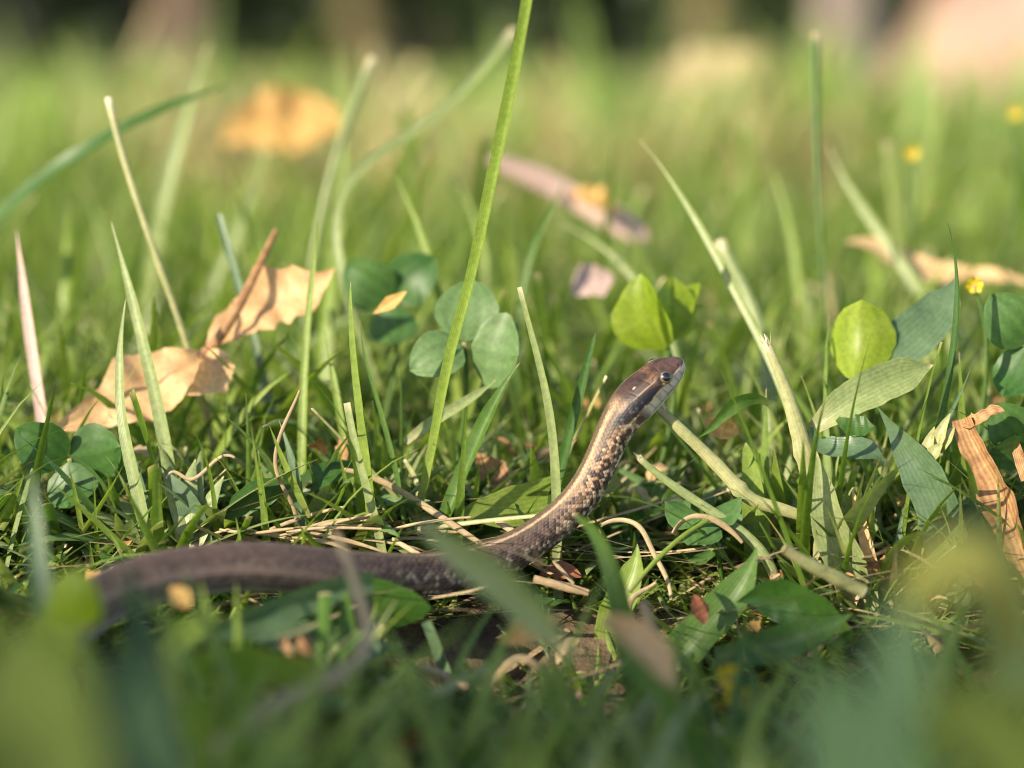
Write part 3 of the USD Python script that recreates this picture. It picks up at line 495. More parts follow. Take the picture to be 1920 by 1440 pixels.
plant('clover', 'dark blurred clover between the dead leaf and the tallest blade', 'clover', (740, 700, 55), (735, 560, 55), 9, [
    ((735, 560, 55), (-.8, .6, .1), (.5, .8, .2), 110, 100, dict(cup=.2, seed=12)), ((740, 560, 55), (.7, .7, .1), (.6, -.7, .2), 110, 100, dict(cup=.2, seed=13)), ((736, 570, 54), (0, -.7, .6), (1, 0, .1), 100, 95, dict(cup=.2, seed=14))], mat='clover')
plant('clover', 'dark green clover under the left lobe of the dead leaf', 'clover', (120, 930, 12), (130, 860, 12), 9, [
    ((130, 860, 12), (.9, .2, .3), (.1, 1, .2), 110, 110, dict(cup=.15, seed=15)), ((125, 860, 12), (-.8, .5, .2), (.5, .8, .1), 110, 100, dict(cup=.15, seed=16)), ((128, 866, 11), (.1, -.8, .5), (1, .1, .2), 100, 100, dict(cup=.15, seed=17))], mat='clover')
plant('broad_leaf', 'dark green rounded leaf lying in front of the middle of the snake body', 'leaf', None, None, 0, [((575, 1175, -26), (1, .16, .1), (-.2, .85, .55), 238, 140, dict(cup=.12, notch=0., seed=18, n=20))], mat='deep')
# dead leaves
t = thing('dead_leaf', 'crumpled tan dead leaf with a reddish petiole caught among the blades', 'dead leaf')
tp = str(t.GetPath())
blade('lobe', None, None, 'dead_leaf', [(405, 660, 36), (350, 692, 32), (280, 725, 30), (190, 768, 26), (95, 808, 22)], [44, 112, 120, 70, 24], phi=[-30, -15], fold=.25, tip='both', root=False, wave=.28, m=15, n=60, ragged=.5, seed=3, parent=tp)
blade('lobe', None, None, 'dead_leaf', [(385, 668, 37), (455, 600, 40), (515, 566, 41), (570, 545, 40), (626, 502, 38)], [30, 84, 106, 96, 18], phi=[45, 15], fold=.3, tip='both', root=False, wave=.22, m=15, n=60, ragged=.55, seed=8, parent=tp)
blade('lobe', None, None, 'dead_leaf', [(390, 660, 34), (400, 690, 28), (385, 715, 25), (350, 740, 24)], [30, 70, 70, 16], phi=20, fold=.3, tip='both', root=False, wave=.25, m=11, ragged=.4, seed=5, parent=tp)
stalk('petiole', None, None, 'dry_brown', [(384, 664, 35), (420, 620, 34), (455, 560, 36), (490, 490, 40), (518, 432, 46)], [22, 20, 17, 14, 12], root=False, parent=tp)
HERO += [project(P(*q)) for q in ((300, 730, 30), (370, 700, 30), (550, 560, 40), (220, 770, 28), (480, 590, 40), (330, 760, 28))]
B('dead_leaf', 'blurred amber fallen leaf lying on the lawn far behind the dead leaf', 'dead leaf', 'dead_amber', [(418, 270, 290), (480, 242, 294), (560, 236, 298), (650, 212, 298)], [30, 120, 120, 50], phi=[25, 45], fold=.35, tip='both', root=False, wave=.2, m=11, ragged=.3, seed=4)
B('dead_leaf', 'blurred tan fallen leaf at the lawn edge beside the olive tan trunk', 'dead leaf', 'turf_dry', [(1225, 165, 620), (1290, 148, 625), (1350, 130, 630), (1430, 100, 635)], [40, 70, 66, 24], phi=58, fold=.3, tip='both', root=False, wave=.2, seed=6)
B('dead_leaf', 'small pink tan curled leaf blurred above the gap between blade and glowing leaf', 'dead leaf', 'mauve_bark', [(1075, 555, 80), (1110, 530, 82), (1150, 520, 84)], [30, 74, 30], phi=20, fold=.3, tip='both', root=False)
B('dead_leaf', 'tiny orange dry leaf tip beside the round clover', 'dead leaf', 'dead_amber', [(700, 588, 26), (730, 570, 26), (762, 546, 26)], [8, 26, 10], phi=20, root=False, tip='both')
B('dead_leaf', 'long tan dry leaf blurred behind the dark curved blade at the right', 'dead leaf', 'dead_leaf', [(1585, 455, 105), (1660, 475, 108), (1740, 512, 108), (1830, 520, 105), (1930, 535, 100)], [18, 42, 36, 32, 20], phi=55, fold=.3, tip='both', root=False, wave=.15)
B('dead_leaf', 'brown curled dry leaf with a twisted end standing at the right edge', 'dead leaf', 'dry_brown', [(1935, 1090, -6), (1900, 985, -5), (1862, 900, -3), (1826, 835, -2), (1806, 785, -1)], [26, 56, 66, 46, 30], phi=[40, 15], fold=.7, tip='cut', root=False, wave=.1, m=11, ragged=.25, seed=9)
B('dead_leaf', 'reddish twisted end of dry leaf reaching from the brown curled leaf', 'dead leaf', 'dry_brown', [(1815, 790, -1), (1835, 788, -3), (1862, 774, -4), (1884, 772, -4)], [26, 18, 22, 20], phi=[20, 60], fold=.5, tip='round', root=False, wave=.2)
B('dead_leaf', 'thin brown dry sliver beside the brown curled leaf', 'dead leaf', 'dry_brown', [(1925, 900, 0), (1910, 850, 1), (1898, 800, 2)], [20, 20, 6], phi=20, root=False)
B('dead_leaf', 'slim dry orange sliver standing between thick stalk and pointed leaf', 'dead leaf', 'dead_leaf', [(1645, 1075, -3), (1622, 1000, -3), (1608, 950, -2), (1598, 915, -1)], [16, 24, 22, 8], phi=25, root=False, fold=.5)
B('dead_leaf', 'yellow tan dry leaf bit lying between the chin stalk and the bent leaf', 'dead leaf', 'dead_amber', [(1320, 790, 12), (1350, 800, 12), (1385, 812, 12)], [20, 48, 30], phi=10, root=False, tip='both', wave=.2)
B('dead_leaf', 'light brown dry leaf hidden low behind the bending blade left of the neck', 'dead leaf', 'dry_brown', [(890, 850, 26), (925, 890, 24), (955, 925, 22)], [20, 56, 30], phi=25, root=False, tip='both')
# straw
ST = 'straw'
K('straw', 'thin golden straw leaning in front of the dark leaf behind the body', ST, 'straw', [(556, 975, 1), (540, 930, 0), (518, 880, 0), (528, 810, 0), (562, 732, 0)], [8, 8, 8, 8, 5], root=False)
K('straw', 'thin kinked straw lying left of the golden straw', ST, 'straw', [(312, 898, 5), (328, 885, 5), (352, 898, 5), (395, 872, 5), (440, 858, 5)], [5, 7, 7, 7, 5], root=False)
K('straw', 'long grey straw slanting down to the body behind the tallest blade foot', ST, 'straw', [(640, 880, 9), (705, 898, 8), (790, 945, 6), (850, 985, 3), (910, 1025, 0)], [8, 12, 13, 13, 9], root=False)
K('straw', 'short pale straw poking out below the sunlit broad blade', ST, 'straw', [(930, 975, 5), (955, 992, 4), (982, 1008, 3)], [12, 13, 10], root=False)
K('straw', 'arched golden straw bowing down beyond the snake neck', ST, 'straw', [(1128, 985, -4), (1165, 975, -4), (1195, 985, -5), (1222, 1030, -6), (1250, 1085, -7), (1258, 1125, -8)], [7, 9, 10, 10, 9, 7], root=False)
K('straw', 'flat pale straw lying in the shade under the raised neck', ST, 'straw', [(1000, 1085, -8), (1050, 1098, -9), (1105, 1112, -10)], [14, 18, 14], root=False)
K('straw', 'short pale straw leaning in the shade below the neck', ST, 'straw', [(1038, 1052, -8), (1058, 1075, -8), (1076, 1095, -8)], [7, 8, 6], root=False)
K('straw', 'broken whitish straw with a red kink right of the arched straw', ST, 'straw', [(1262, 1000, -5), (1315, 968, -6), (1345, 978, -6), (1392, 1018, -6)], [7, 10, 12, 6], root=False)
K('straw', 'thin yellow green stem slanting up from the shade right of the arched straw', ST, 'bright', [(1180, 1110, -12), (1220, 1062, -11), (1275, 1010, -9), (1330, 975, -6)], [9, 10, 10, 8], root=False)
K('straw', 'pale forked straw standing in the shade right of the neck', ST, 'straw', [(1185, 1165, -14), (1188, 1120, -13), (1205, 1108, -12), (1230, 1092, -12)], [12, 12, 9, 5], root=False)
K('straw', 'straight pale straw slanting behind the body hump', ST, 'straw', [(735, 1010, -2), (760, 1025, -4), (800, 1048, -6)], [8, 10, 9], root=False)
for k in range(26):                                            # the mat of straws behind the body: each one lies differently
    r_ = random.Random(40 + k); x0 = r_.uniform(390, 720); yy = 992 + (x0 - 390) * .07 + r_.uniform(-12, 16); ln = r_.uniform(60, 190); an = r_.uniform(-.35, .30)
    d0 = r_.uniform(-6, 6)
    p = stalk('straw', 'pale straw lying in the mat behind the hump of the snake body', ST, 'straw', [(x0, yy, d0), (x0 + ln * .5, yy + ln * .5 * an - r_.uniform(0, 8), d0 + r_.uniform(-2, 2)), (x0 + ln, yy + ln * an, d0 + r_.uniform(-4, 4))], [5, r_.uniform(6, 10), 4], root=False, group='straws of the mat behind the snake body', k=6, n=12)
K('dead_stalk', 'curved tan dead stalk blurred in the near foreground in front of the body', 'dead stalk', 'straw', [(390, 1425, -110), (470, 1360, -102), (560, 1305, -92), (650, 1258, -84), (690, 1200, -78), (674, 1120, -72), (655, 1060, -68), (628, 1000, -64)], [44, 42, 38, 34, 30, 25, 20, 14], root=False)
K('dead_stalk', 'grey brown dead stalk blurred beside the tan foreground leaf', 'dead stalk', 'straw', [(1295, 1430, -66), (1265, 1300, -60), (1232, 1200, -54), (1205, 1130, -50)], [26, 26, 24, 18], root=False)
for pts, w, mt, lb in (
    ([(790, 1252, -34), (850, 1275, -34), (910, 1302, -34)], 18, 'twig', 'brown twig lying in the dark hollow under the foreground clover leaf'),
    ([(905, 1300, -34), (940, 1262, -36), (972, 1236, -38), (1012, 1256, -38)], 14, 'straw', 'bent tan twig making a roof shape in the dark hollow'),
    ([(955, 1445, -52), (962, 1390, -48), (966, 1330, -44)], 22, 'twig', 'upright brown twig at the bottom of the dark hollow'),
    ([(540, 1340, -60), (600, 1372, -62), (670, 1412, -64), (730, 1460, -66)], 30, 'rust', 'rust red twig lying at the bottom edge of the picture'),
    ([(1488, 1372, -46), (1525, 1338, -46), (1562, 1306, -46)], 26, 'rust', 'short rust brown twig near the yellow flowers'),
    ([(670, 1240, -46), (760, 1320, -50), (840, 1372, -52), (930, 1405, -54)], 20, 'straw', 'long tan straw slanting across the bottom of the dark hollow'),
    ([(1090, 1300, -30), (1010, 1380, -34), (960, 1420, -36)], 14, 'twig', 'thin twig crossing behind the upright brown twig'),
    ([(1360, 1180, -14), (1390, 1145, -14), (1400, 1130, -14)], 8, 'straw', 'thin short straw below the grey leaf triangle'),
    ([(1375, 1222, -22), (1420, 1200, -22), (1450, 1178, -22)], 8, 'straw', 'thin straw lying over the dark grass above the yellow flowers')):
    K('twig', lb, 'twig', mt, pts, [w] * len(pts), root=False)
# blurred foreground leaves
FG = 'leaf'
B('broad_leaf', 'blurred grey green leaf with a pinkish tip hiding the bend of the snake body', FG, 'pale', [(1075, 1235, -96), (1010, 1160, -94), (930, 1085, -92), (860, 1035, -90), (790, 980, -88)], [40, 66, 70, 62, 44], phi=20, fold=.3, tip='both', root=False, protect=False)
B('broad_leaf', 'long blue green leaf blurred along the lower edge of the snake body', FG, 'grey_green', [(700, 1090, -42), (600, 1115, -46), (480, 1160, -50), (350, 1195, -54)], [40, 52, 56, 30], phi=25, fold=.3, root=False, protect=False)
B('broad_leaf', 'blue green leaf stretching under the rounded dark leaf in front of the body', FG, 'grey_green', [(440, 1180, -46), (560, 1200, -44), (660, 1215, -42), (760, 1205, -40)], [30, 64, 66, 20], phi=25, fold=.3, root=False, protect=False)
B('broad_leaf', 'blurred yellow green blade lying flat above the curved dead stalk', FG, 'bright', [(620, 1290, -72), (520, 1250, -76), (400, 1240, -80), (320, 1262, -84)], [40, 62, 62, 30], phi=25, fold=.2, root=False, protect=False)
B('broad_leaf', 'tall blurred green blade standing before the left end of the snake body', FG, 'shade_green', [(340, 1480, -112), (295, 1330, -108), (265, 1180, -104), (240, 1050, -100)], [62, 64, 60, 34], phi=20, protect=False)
B('broad_leaf', 'blurred blue green blade at the left edge standing before the body end', FG, 'grey_green', [(110, 1250, -80), (85, 1120, -78), (70, 1000, -76), (60, 880, -74)], [44, 50, 44, 24], phi=20, protect=False)
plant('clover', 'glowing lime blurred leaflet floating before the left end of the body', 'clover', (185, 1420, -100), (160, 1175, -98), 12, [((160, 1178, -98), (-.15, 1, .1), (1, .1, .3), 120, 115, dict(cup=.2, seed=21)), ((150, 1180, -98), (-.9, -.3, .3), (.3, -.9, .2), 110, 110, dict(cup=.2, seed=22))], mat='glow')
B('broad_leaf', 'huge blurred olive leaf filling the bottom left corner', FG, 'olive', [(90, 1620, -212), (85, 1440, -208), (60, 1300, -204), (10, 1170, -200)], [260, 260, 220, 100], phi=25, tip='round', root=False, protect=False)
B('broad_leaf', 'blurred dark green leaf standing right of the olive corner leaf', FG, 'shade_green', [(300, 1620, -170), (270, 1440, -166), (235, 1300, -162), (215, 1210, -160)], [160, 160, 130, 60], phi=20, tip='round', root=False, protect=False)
B('broad_leaf', 'lime green leaf tuft blurred under the left end of the snake body', FG, 'bright', [(290, 1330, -72), (320, 1240, -72), (370, 1180, -70), (420, 1150, -68)], [40, 60, 56, 22], phi=20, root=False, protect=False)
B('dead_leaf', 'amber bit of dead leaf blurred on the lower side of the snake body', 'dead leaf', 'dead_amber', [(318, 1102, -62), (335, 1118, -62), (355, 1140, -62)], [20, 40, 20], phi=20, root=False, tip='both', protect=False)
B('dead_leaf', 'tan yellow dead leaf blurred low in the middle before the neck', 'dead leaf', 'dead_amber', [(935, 1205, -54), (985, 1185, -54), (1040, 1155, -54)], [24, 56, 40], phi=15, root=False, tip='both', protect=False)
B('dead_leaf', 'long tan dead leaf blurred in the foreground right of the middle', 'dead leaf', 'dead_leaf', [(1130, 1155, -74), (1180, 1190, -74), (1230, 1240, -76), (1262, 1290, -78)], [36, 70, 70, 30], phi=20, root=False, tip='both', protect=False, wave=.1)
B('dead_leaf', 'dull reddish leaf scrap at the bottom edge below the tan straw', 'dead leaf', 'rust', [(745, 1450, -62), (790, 1405, -62), (825, 1380, -62)], [60, 90, 60], phi=15, root=False, tip='round', protect=False)
B('dead_leaf', 'reddish brown leaf scrap in the shade under the arched straw', 'dead leaf', 'rust', [(1012, 1078, 0), (1050, 1072, 0), (1090, 1082, 0)], [14, 36, 18], phi=30, root=False, tip='both', protect=False)
B('dead_leaf', 'rust orange leaf bit low in the shade right of the middle', 'dead leaf', 'rust', [(1300, 1115, -20), (1312, 1145, -20), (1322, 1170, -20)], [18, 36, 14], phi=15, root=False, tip='both', protect=False)
B('broad_leaf', 'green blade with a tan tip blurred across the lower snake neck', FG, 'mid', [(1175, 1180, -42), (1150, 1080, -41), (1122, 1010, -40), (1072, 962, -40)], [38, 46, 40, 26], phi=20, fold=.3, protect=False, tip='round')
B('broad_leaf', 'small bright upright leaf in the shade beyond the arched straw', FG, 'bright', [(1165, 1130, -8), (1185, 1080, -8), (1195, 1020, -7)], [60, 62, 20], phi=20, protect=False)
B('broad_leaf', 'broad green leaf in the shade left of the grey leaf triangle', FG, 'mid', [(1290, 1215, -16), (1350, 1150, -15), (1400, 1080, -14), (1420, 1020, -12)], [40, 76, 70, 20], phi=20, protect=False)
B('broad_leaf', 'small grey leaf triangle standing in the shade below the white tipped stalk', FG, 'grey_green', [(1405, 1140, -9), (1402, 1100, -9), (1370, 1080, -9)], [26, 46, 36], phi=5, root=False, protect=False)
B('broad_leaf', 'dark leaf spreading in the shade below the thick stalk', FG, 'deep', [(1590, 1200, -22), (1520, 1150, -21), (1440, 1120, -20), (1380, 1130, -20)], [40, 84, 80, 20], phi=12, root=False, protect=False)
B('broad_leaf', 'dark green leaf lying under the broad shaded leaf at lower right', FG, 'deep', [(1340, 1230, -26), (1440, 1215, -27), (1540, 1180, -28), (1600, 1150, -28)], [30, 66, 60, 20], phi=15, root=False, protect=False)
K('grass_stalk', 'blurred white tipped stalk lying in the shade before the thick stalk', 'grass stalk', 'cut_stem', [(1470, 1028, -28), (1520, 1060, -26), (1570, 1085, -24), (1622, 1112, -22)], [28, 34, 38, 36], root=False, protect=False)
B('broad_leaf', 'small blue green blade standing in the dark hollow below the body bend', FG, 'grey_green', [(835, 1262, -26), (820, 1215, -26), (800, 1165, -26)], [26, 26, 18], phi=20, protect=False, tip='cut')
B('broad_leaf', 'green blade standing at the bottom left of the dark hollow', FG, 'mid', [(680, 1440, -56), (660, 1380, -56), (655, 1320, -56)], [34, 34, 14], phi=20, protect=False)
B('broad_leaf', 'yellow green leaf hanging blurred left of the yellow flowers', FG, 'bright', [(1010, 1240, -66), (1040, 1300, -68), (1062, 1370, -70)], [36, 50, 26], phi=20, root=False, protect=False, tip='both')
B('broad_leaf', 'dark blurred leaf slanting down from the middle to the lower right', FG, 'mid', [(1330, 1450, -92), (1260, 1330, -90), (1180, 1230, -88), (1120, 1150, -86)], [44, 50, 42, 20], phi=25, protect=False)
B('curled_leaf', 'large blurred yellow green leaf curling over in the near right foreground', FG, 'olive_light', [(1700, 1180, -176), (1730, 1110, -178), (1790, 1075, -182), (1850, 1090, -186), (1880, 1170, -186), (1870, 1290, -184)], [60, 110, 120, 110, 96, 60], phi=35, fold=.3, root=False, tip='both', protect=False)
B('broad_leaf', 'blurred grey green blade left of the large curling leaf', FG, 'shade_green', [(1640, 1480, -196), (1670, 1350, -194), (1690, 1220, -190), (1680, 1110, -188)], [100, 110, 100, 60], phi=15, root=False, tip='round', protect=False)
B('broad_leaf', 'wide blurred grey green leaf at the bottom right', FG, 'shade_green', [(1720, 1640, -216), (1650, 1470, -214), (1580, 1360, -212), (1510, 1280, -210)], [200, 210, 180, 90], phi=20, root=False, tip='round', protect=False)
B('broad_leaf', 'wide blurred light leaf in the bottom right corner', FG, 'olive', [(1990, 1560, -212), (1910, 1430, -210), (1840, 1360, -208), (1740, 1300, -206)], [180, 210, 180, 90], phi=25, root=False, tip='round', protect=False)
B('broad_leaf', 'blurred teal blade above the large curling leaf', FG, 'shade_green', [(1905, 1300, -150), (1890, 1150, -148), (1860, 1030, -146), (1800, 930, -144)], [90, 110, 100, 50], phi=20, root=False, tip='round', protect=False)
# flowers
def flower(label, c, r, root, n=7, parent_cat='flower'):
    t = thing('yellow_flower', label, parent_cat)
    rr = random.Random(int(c[0])); HERO.append(project(P(*c)))
    for k in range(n):
        a = k * 6.283 / n; m = mmpx(c[2])
        V, F_, uv = leaflet(P(*c), vec(math.cos(a), math.sin(a) * .8, .35 + .3 * rr.random()), vec(-math.sin(a), math.cos(a), .1), r * m, r * .8 * m, cup=.3, n=7, m=5, seed=k)
        obj('petal', (V, F_), 'petal', str(t.GetPath()), True, uv)
    stalk('stem', None, None, 'mid', [root, ((root[0] + c[0]) / 2 + 5, (root[1] + c[1]) / 2, c[2]), c], [9, 8, 8], parent=str(t.GetPath()), n=14, k=6)
flower('small yellow flower blurred low right, upper of the close pair', (1368, 1268, -60), 30, (1400, 1400, -60))
flower('small yellow flower blurred low right, lower of the close pair', (1382, 1308, -62), 30, (1410, 1420, -62))
flower('small yellow flower beside the foot of the dark curved blade', (1826, 535, 26), 19, (1850, 640, 26))
flower('blurred yellow flower in the lawn above the long tan dry leaf', (1708, 288, 125), 17, (1712, 420, 125))
flower('blurred yellow flower near the right edge below the boulder', (1902, 212, 160), 17, (1905, 380, 160))
# seed head
t = thing('seed_head', 'split pale green seed head beside the pointed broad leaf', 'seed head')
for (a, b) in (((1735, 888, 0), (1752, 800, 0)), ((1748, 865, 0), (1782, 775, -1)), ((1765, 850, -1), (1790, 800, -1)), ((1742, 870, -1), (1768, 830, -2))):
    blade('husk', None, None, 'cut_stem', [a, ((a[0] + b[0]) / 2 - 3, (a[1] + b[1]) / 2, (a[2] + b[2]) / 2 - 1), b], [10, 26, 8], phi=25, fold=.5, tip='both', root=False, parent=str(t.GetPath()), n=16)
stalk('stem', None, None, 'mid', [(1725, 980, 0), (1730, 930, 0), (1740, 880, 0)], [9, 9, 9], parent=str(t.GetPath()), n=14, k=6)
# bark strip and boulder
t = tag(obj('bark_strip', (lambda v: v[:2])(_b := tube(trace([(905, 297, 150), (985, 325, 152), (1060, 362, 154), (1135, 402, 152), (1212, 448, 148)], 40), np.interp(np.linspace(0, 1, 40), [0, .12, .3, .5, .8, .95, 1], [.0006, .0020, .0031, .0030, .0036, .0026, .0010]) , 12, flat=.35)), 'mauve_bark', '/World', True, _b[2]), 'mauve brown strip of bark lying blurred in the grass behind the tallest blade', 'bark strip')
B('dead_leaf', 'orange tan leaf bit resting on the bark strip', 'dead leaf', 'dead_amber', [(1065, 362, 142), (1110, 376, 142), (1160, 402, 142)], [16, 44, 16], phi=45, root=False, tip='both', wave=.2)
ico = trimesh.creation.icosphere(5, 1.0); dv = np.array(ico.vertices)
rk = dv * np.array([.40, .34, .36]) * (1 + .30 * (meshkit.fbm(dv * 1.7 + 3, 4, 8) - .5) + .05 * (meshkit.fbm(dv * 7, 3, 2) - .5))[:, None]
tag(obj('boulder', (rk + [1.10, 4.1, .02], ico.faces), 'stone'), 'pale pink boulder lying in the sunlit grass at the upper right', 'boulder')
#HERO_END

# ------------------------------------------------------------------ turf
def blades(rng, n, radius, Lr, Wr, lean, curve, nseg, fold=.25, cut=.4, m=3):
    parts = []
    for _ in range(n):
        L, Wd = rng.uniform(*Lr), rng.uniform(*Wr); az, a0 = rng.uniform(0, 6.283), math.radians(rng.uniform(*lean)); cv = math.radians(rng.uniform(*curve))
        r, ra = radius * math.sqrt(rng.random()), rng.uniform(0, 6.283)
        t = np.linspace(0, 1, nseg + 1); ang = a0 + cv * t ** 1.5; tw = rng.uniform(-.6, .6)
        hd = np.array([math.cos(az), math.sin(az), 0]); sd0 = np.array([-math.sin(az), math.cos(az), 0])
        st = np.stack([np.sin(ang)[:, None] * hd + np.cos(ang)[:, None] * np.array([0, 0, 1.])], 0)[0]
        path = np.vstack([[0, 0, 0], np.cumsum(st[:-1] * L / nseg, 0)]) + [r * math.cos(ra), r * math.sin(ra), -.002]
        nr = np.cross(sd0, st); tws = (tw * t)[:, None]
        side = sd0 * np.cos(tws) + nr * np.sin(tws); nr = np.cross(side, st)
        half = Wd / 2 * (np.minimum(1, .6 + t * 2) * (np.ones_like(t) * rng.uniform(.75, 1) if rng.random() < cut else np.clip(1 - t ** 2.2, .03, 1)))
        parts.append(sheet(path, half, side, nr, m=m, cup=fold))
    return join(parts)
def clover_plant(rng, n, radius, Lr, size):
    stems, leaves = [], []
    for _ in range(n):
        h = rng.uniform(*Lr); az = rng.uniform(0, 6.283); r = radius * math.sqrt(rng.random())
        b = np.array([r * math.cos(az), r * math.sin(az), -.002]); top = b + [rng.uniform(-.008, .008), rng.uniform(-.008, .008), h]
        path = spline([b, (b + top) / 2 + [rng.uniform(-.003, .003), rng.uniform(-.003, .003), 0], top], 6)
        stems.append(tube(path, np.full(6, .0005), 4))
        tl = unit(np.array([rng.uniform(-.5, .5), rng.uniform(-.5, .5), 1])); ax = unit(np.cross(tl, [math.cos(az), math.sin(az), .1])); ay = np.cross(tl, ax)
        sz = rng.uniform(*size)
        for k in range(3):
            a = k * 2.094 + rng.uniform(-.2, .2); d = math.cos(a) * ax + math.sin(a) * ay + rng.uniform(-.1, .45) * tl
            leaves.append(leaflet(top, d, np.cross(tl, d), sz, sz * .9, cup=.25, n=7, m=5, seed=rng.randrange(99)))
    return join(stems), join(leaves)

FAR_NEAR = []
def instancer(name, label, cat, protos, places):
    """protos: list of lists of (mesh, material); places: (proto, x, y, z, rz, scale, tilt x, tilt y)."""
    pi = UsdGeom.PointInstancer.Define(stage, numbered('/World', name)); base = str(pi.GetPath()); targets = []
    for k, ms in enumerate(protos):
        x = UsdGeom.Xform.Define(stage, f'{base}/tuft_{k:03d}' if k else f'{base}/tuft')
        for mesh, mt, nm in ms: obj(nm, mesh[:2], mt, str(x.GetPath()), True, mesh[2])
        targets.append(x.GetPath())
    pi.CreatePrototypesRel().SetTargets(targets)
    pl = np.array(places)
    pi.CreateProtoIndicesAttr(Vt.IntArray([int(a) for a in pl[:, 0]]))
    pi.CreatePositionsAttr(Vt.Vec3fArray.FromNumpy(pl[:, 1:4].astype(np.float32)))
    hz = pl[:, 4] / 2; hx, hy = pl[:, 6] / 2, pl[:, 7] / 2
    qs = []
    for a, b, c in zip(hz, hx, hy):
        q = Gf.Quatf(math.cos(b), math.sin(b), 0, 0) * Gf.Quatf(math.cos(c), 0, math.sin(c), 0) * Gf.Quatf(math.cos(a), 0, 0, math.sin(a))
        qs.append(Gf.Quath(q))
    pi.CreateOrientationsAttr(Vt.QuathArray(qs))
    pi.CreateScalesAttr(Vt.Vec3fArray.FromNumpy(np.repeat(pl[:, 5:6], 3, 1).astype(np.float32)))
    tag(pi.GetPrim(), label, cat, kind='stuff')
rng = random.Random(11)
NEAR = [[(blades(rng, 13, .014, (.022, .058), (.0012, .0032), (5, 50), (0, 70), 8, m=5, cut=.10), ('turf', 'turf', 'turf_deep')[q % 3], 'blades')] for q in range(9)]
LOW = [[(blades(rng, 11, .014, (.012, .036), (.0014, .0036), (45, 86), (-10, 35), 6, m=5, cut=.1), ('turf', 'bright', 'pale', 'turf', 'bright', 'mid')[q], 'blades')] for q in range(6)]
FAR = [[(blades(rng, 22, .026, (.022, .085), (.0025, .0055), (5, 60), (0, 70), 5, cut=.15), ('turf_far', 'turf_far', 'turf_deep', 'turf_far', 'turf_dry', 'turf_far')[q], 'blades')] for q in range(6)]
TALL = [[(blades(rng, 3, .016, (.045, .10), (.0014, .0042), (2, 42), (-10, 75), 10, m=5, cut=.2), ('bright', 'pale', 'mid', 'pale', 'turf_deep', 'bright', 'turf', 'turf_dry')[q], 'blades')] for q in range(8)]
WIDE = [[(blades(rng, 6, .012, (.018, .040), (.0035, .0075), (25, 85), (0, 50), 7, m=7, cut=.0, fold=.2), ('bright', 'pale', 'clover_light', 'mid')[q], 'blades')] for q in range(4)]
def stubs(rng, n, radius):
    ps = []
    for _ in range(n):
        L_ = rng.uniform(.014, .04); a = rng.uniform(0, 6.28); le = math.radians(rng.uniform(5, 75)); r = rng.uniform(.0005, .0011)
        b = np.array([rng.uniform(-radius, radius), rng.uniform(-radius, radius), -.002]); d = np.array([math.sin(le) * math.cos(a), math.sin(le) * math.sin(a), math.cos(le)])
        ps.append(tube(spline([b, b + d * L_ * .5 + [rng.uniform(-.002, .002), rng.uniform(-.002, .002), .001], b + d * L_], 8), r * (1.25 - .5 * np.linspace(0, 1, 8)), 6, flat=.55, ref=(0, 1, .1)))
    return join(ps)
STUB = [[(stubs(rng, 4, .012), ('pale', 'cut_stem', 'straw')[q], 'stalks')] for q in range(3)]
BIG = [[(blades(rng, 8, .014, (.035, .072), (.0026, .0062), (8, 62), (15, 95), 10, m=5, cut=.0, fold=.3), ('bright', 'pale', 'turf', 'bright', 'pale', 'turf', 'bright', 'mid')[q], 'blades')] for q in range(8)]
protos = NEAR + LOW + FAR + TALL + WIDE + STUB + BIG
iN, iL, iF, iT, iW, iS, iB = 0, 9, 15, 21, 29, 33, 36
HERO_A = np.array([(float(a), float(b), float(c)) for a, b, c in HERO])
def keep_clear(x, y, top):
    """True where a tuft of that height would stand in the way of the snake or grow through it."""
    p = np.array([x, y, 0])
    if (np.hypot(SNAKE_C[:, 0] - x, SNAKE_C[:, 1] - y) < SNAKE_R + .004)[SNAKE_C[:, 2] < .016].any(): return True
    return False
def snake_gap(x, y): return float(np.hypot(SNAKE_C[:, 0] - x, SNAKE_C[:, 1] - y).min())
def stands_before(x, y, z, top):
    px, py, dz = project((x, y, z + top)); sx, sy, sz = project(SNAKE_C[:400])
    near = (np.abs(sx - px) < 260) & (sz > dz - .004)
    if near.any() and py < (sy[near] + 40).min(): return True
    return False
def hides_hero(x, y, z, top, margin=45):
    px, py, dz = project((x, y, z + top)); h = HERO_A
    near = (np.abs(h[:, 0] - px) < margin) & (h[:, 2] > dz + .004) & (h[:, 2] < dz + .12)
    return near.any() and py < h[near, 1].max() - 5
pl = []
y = -.30
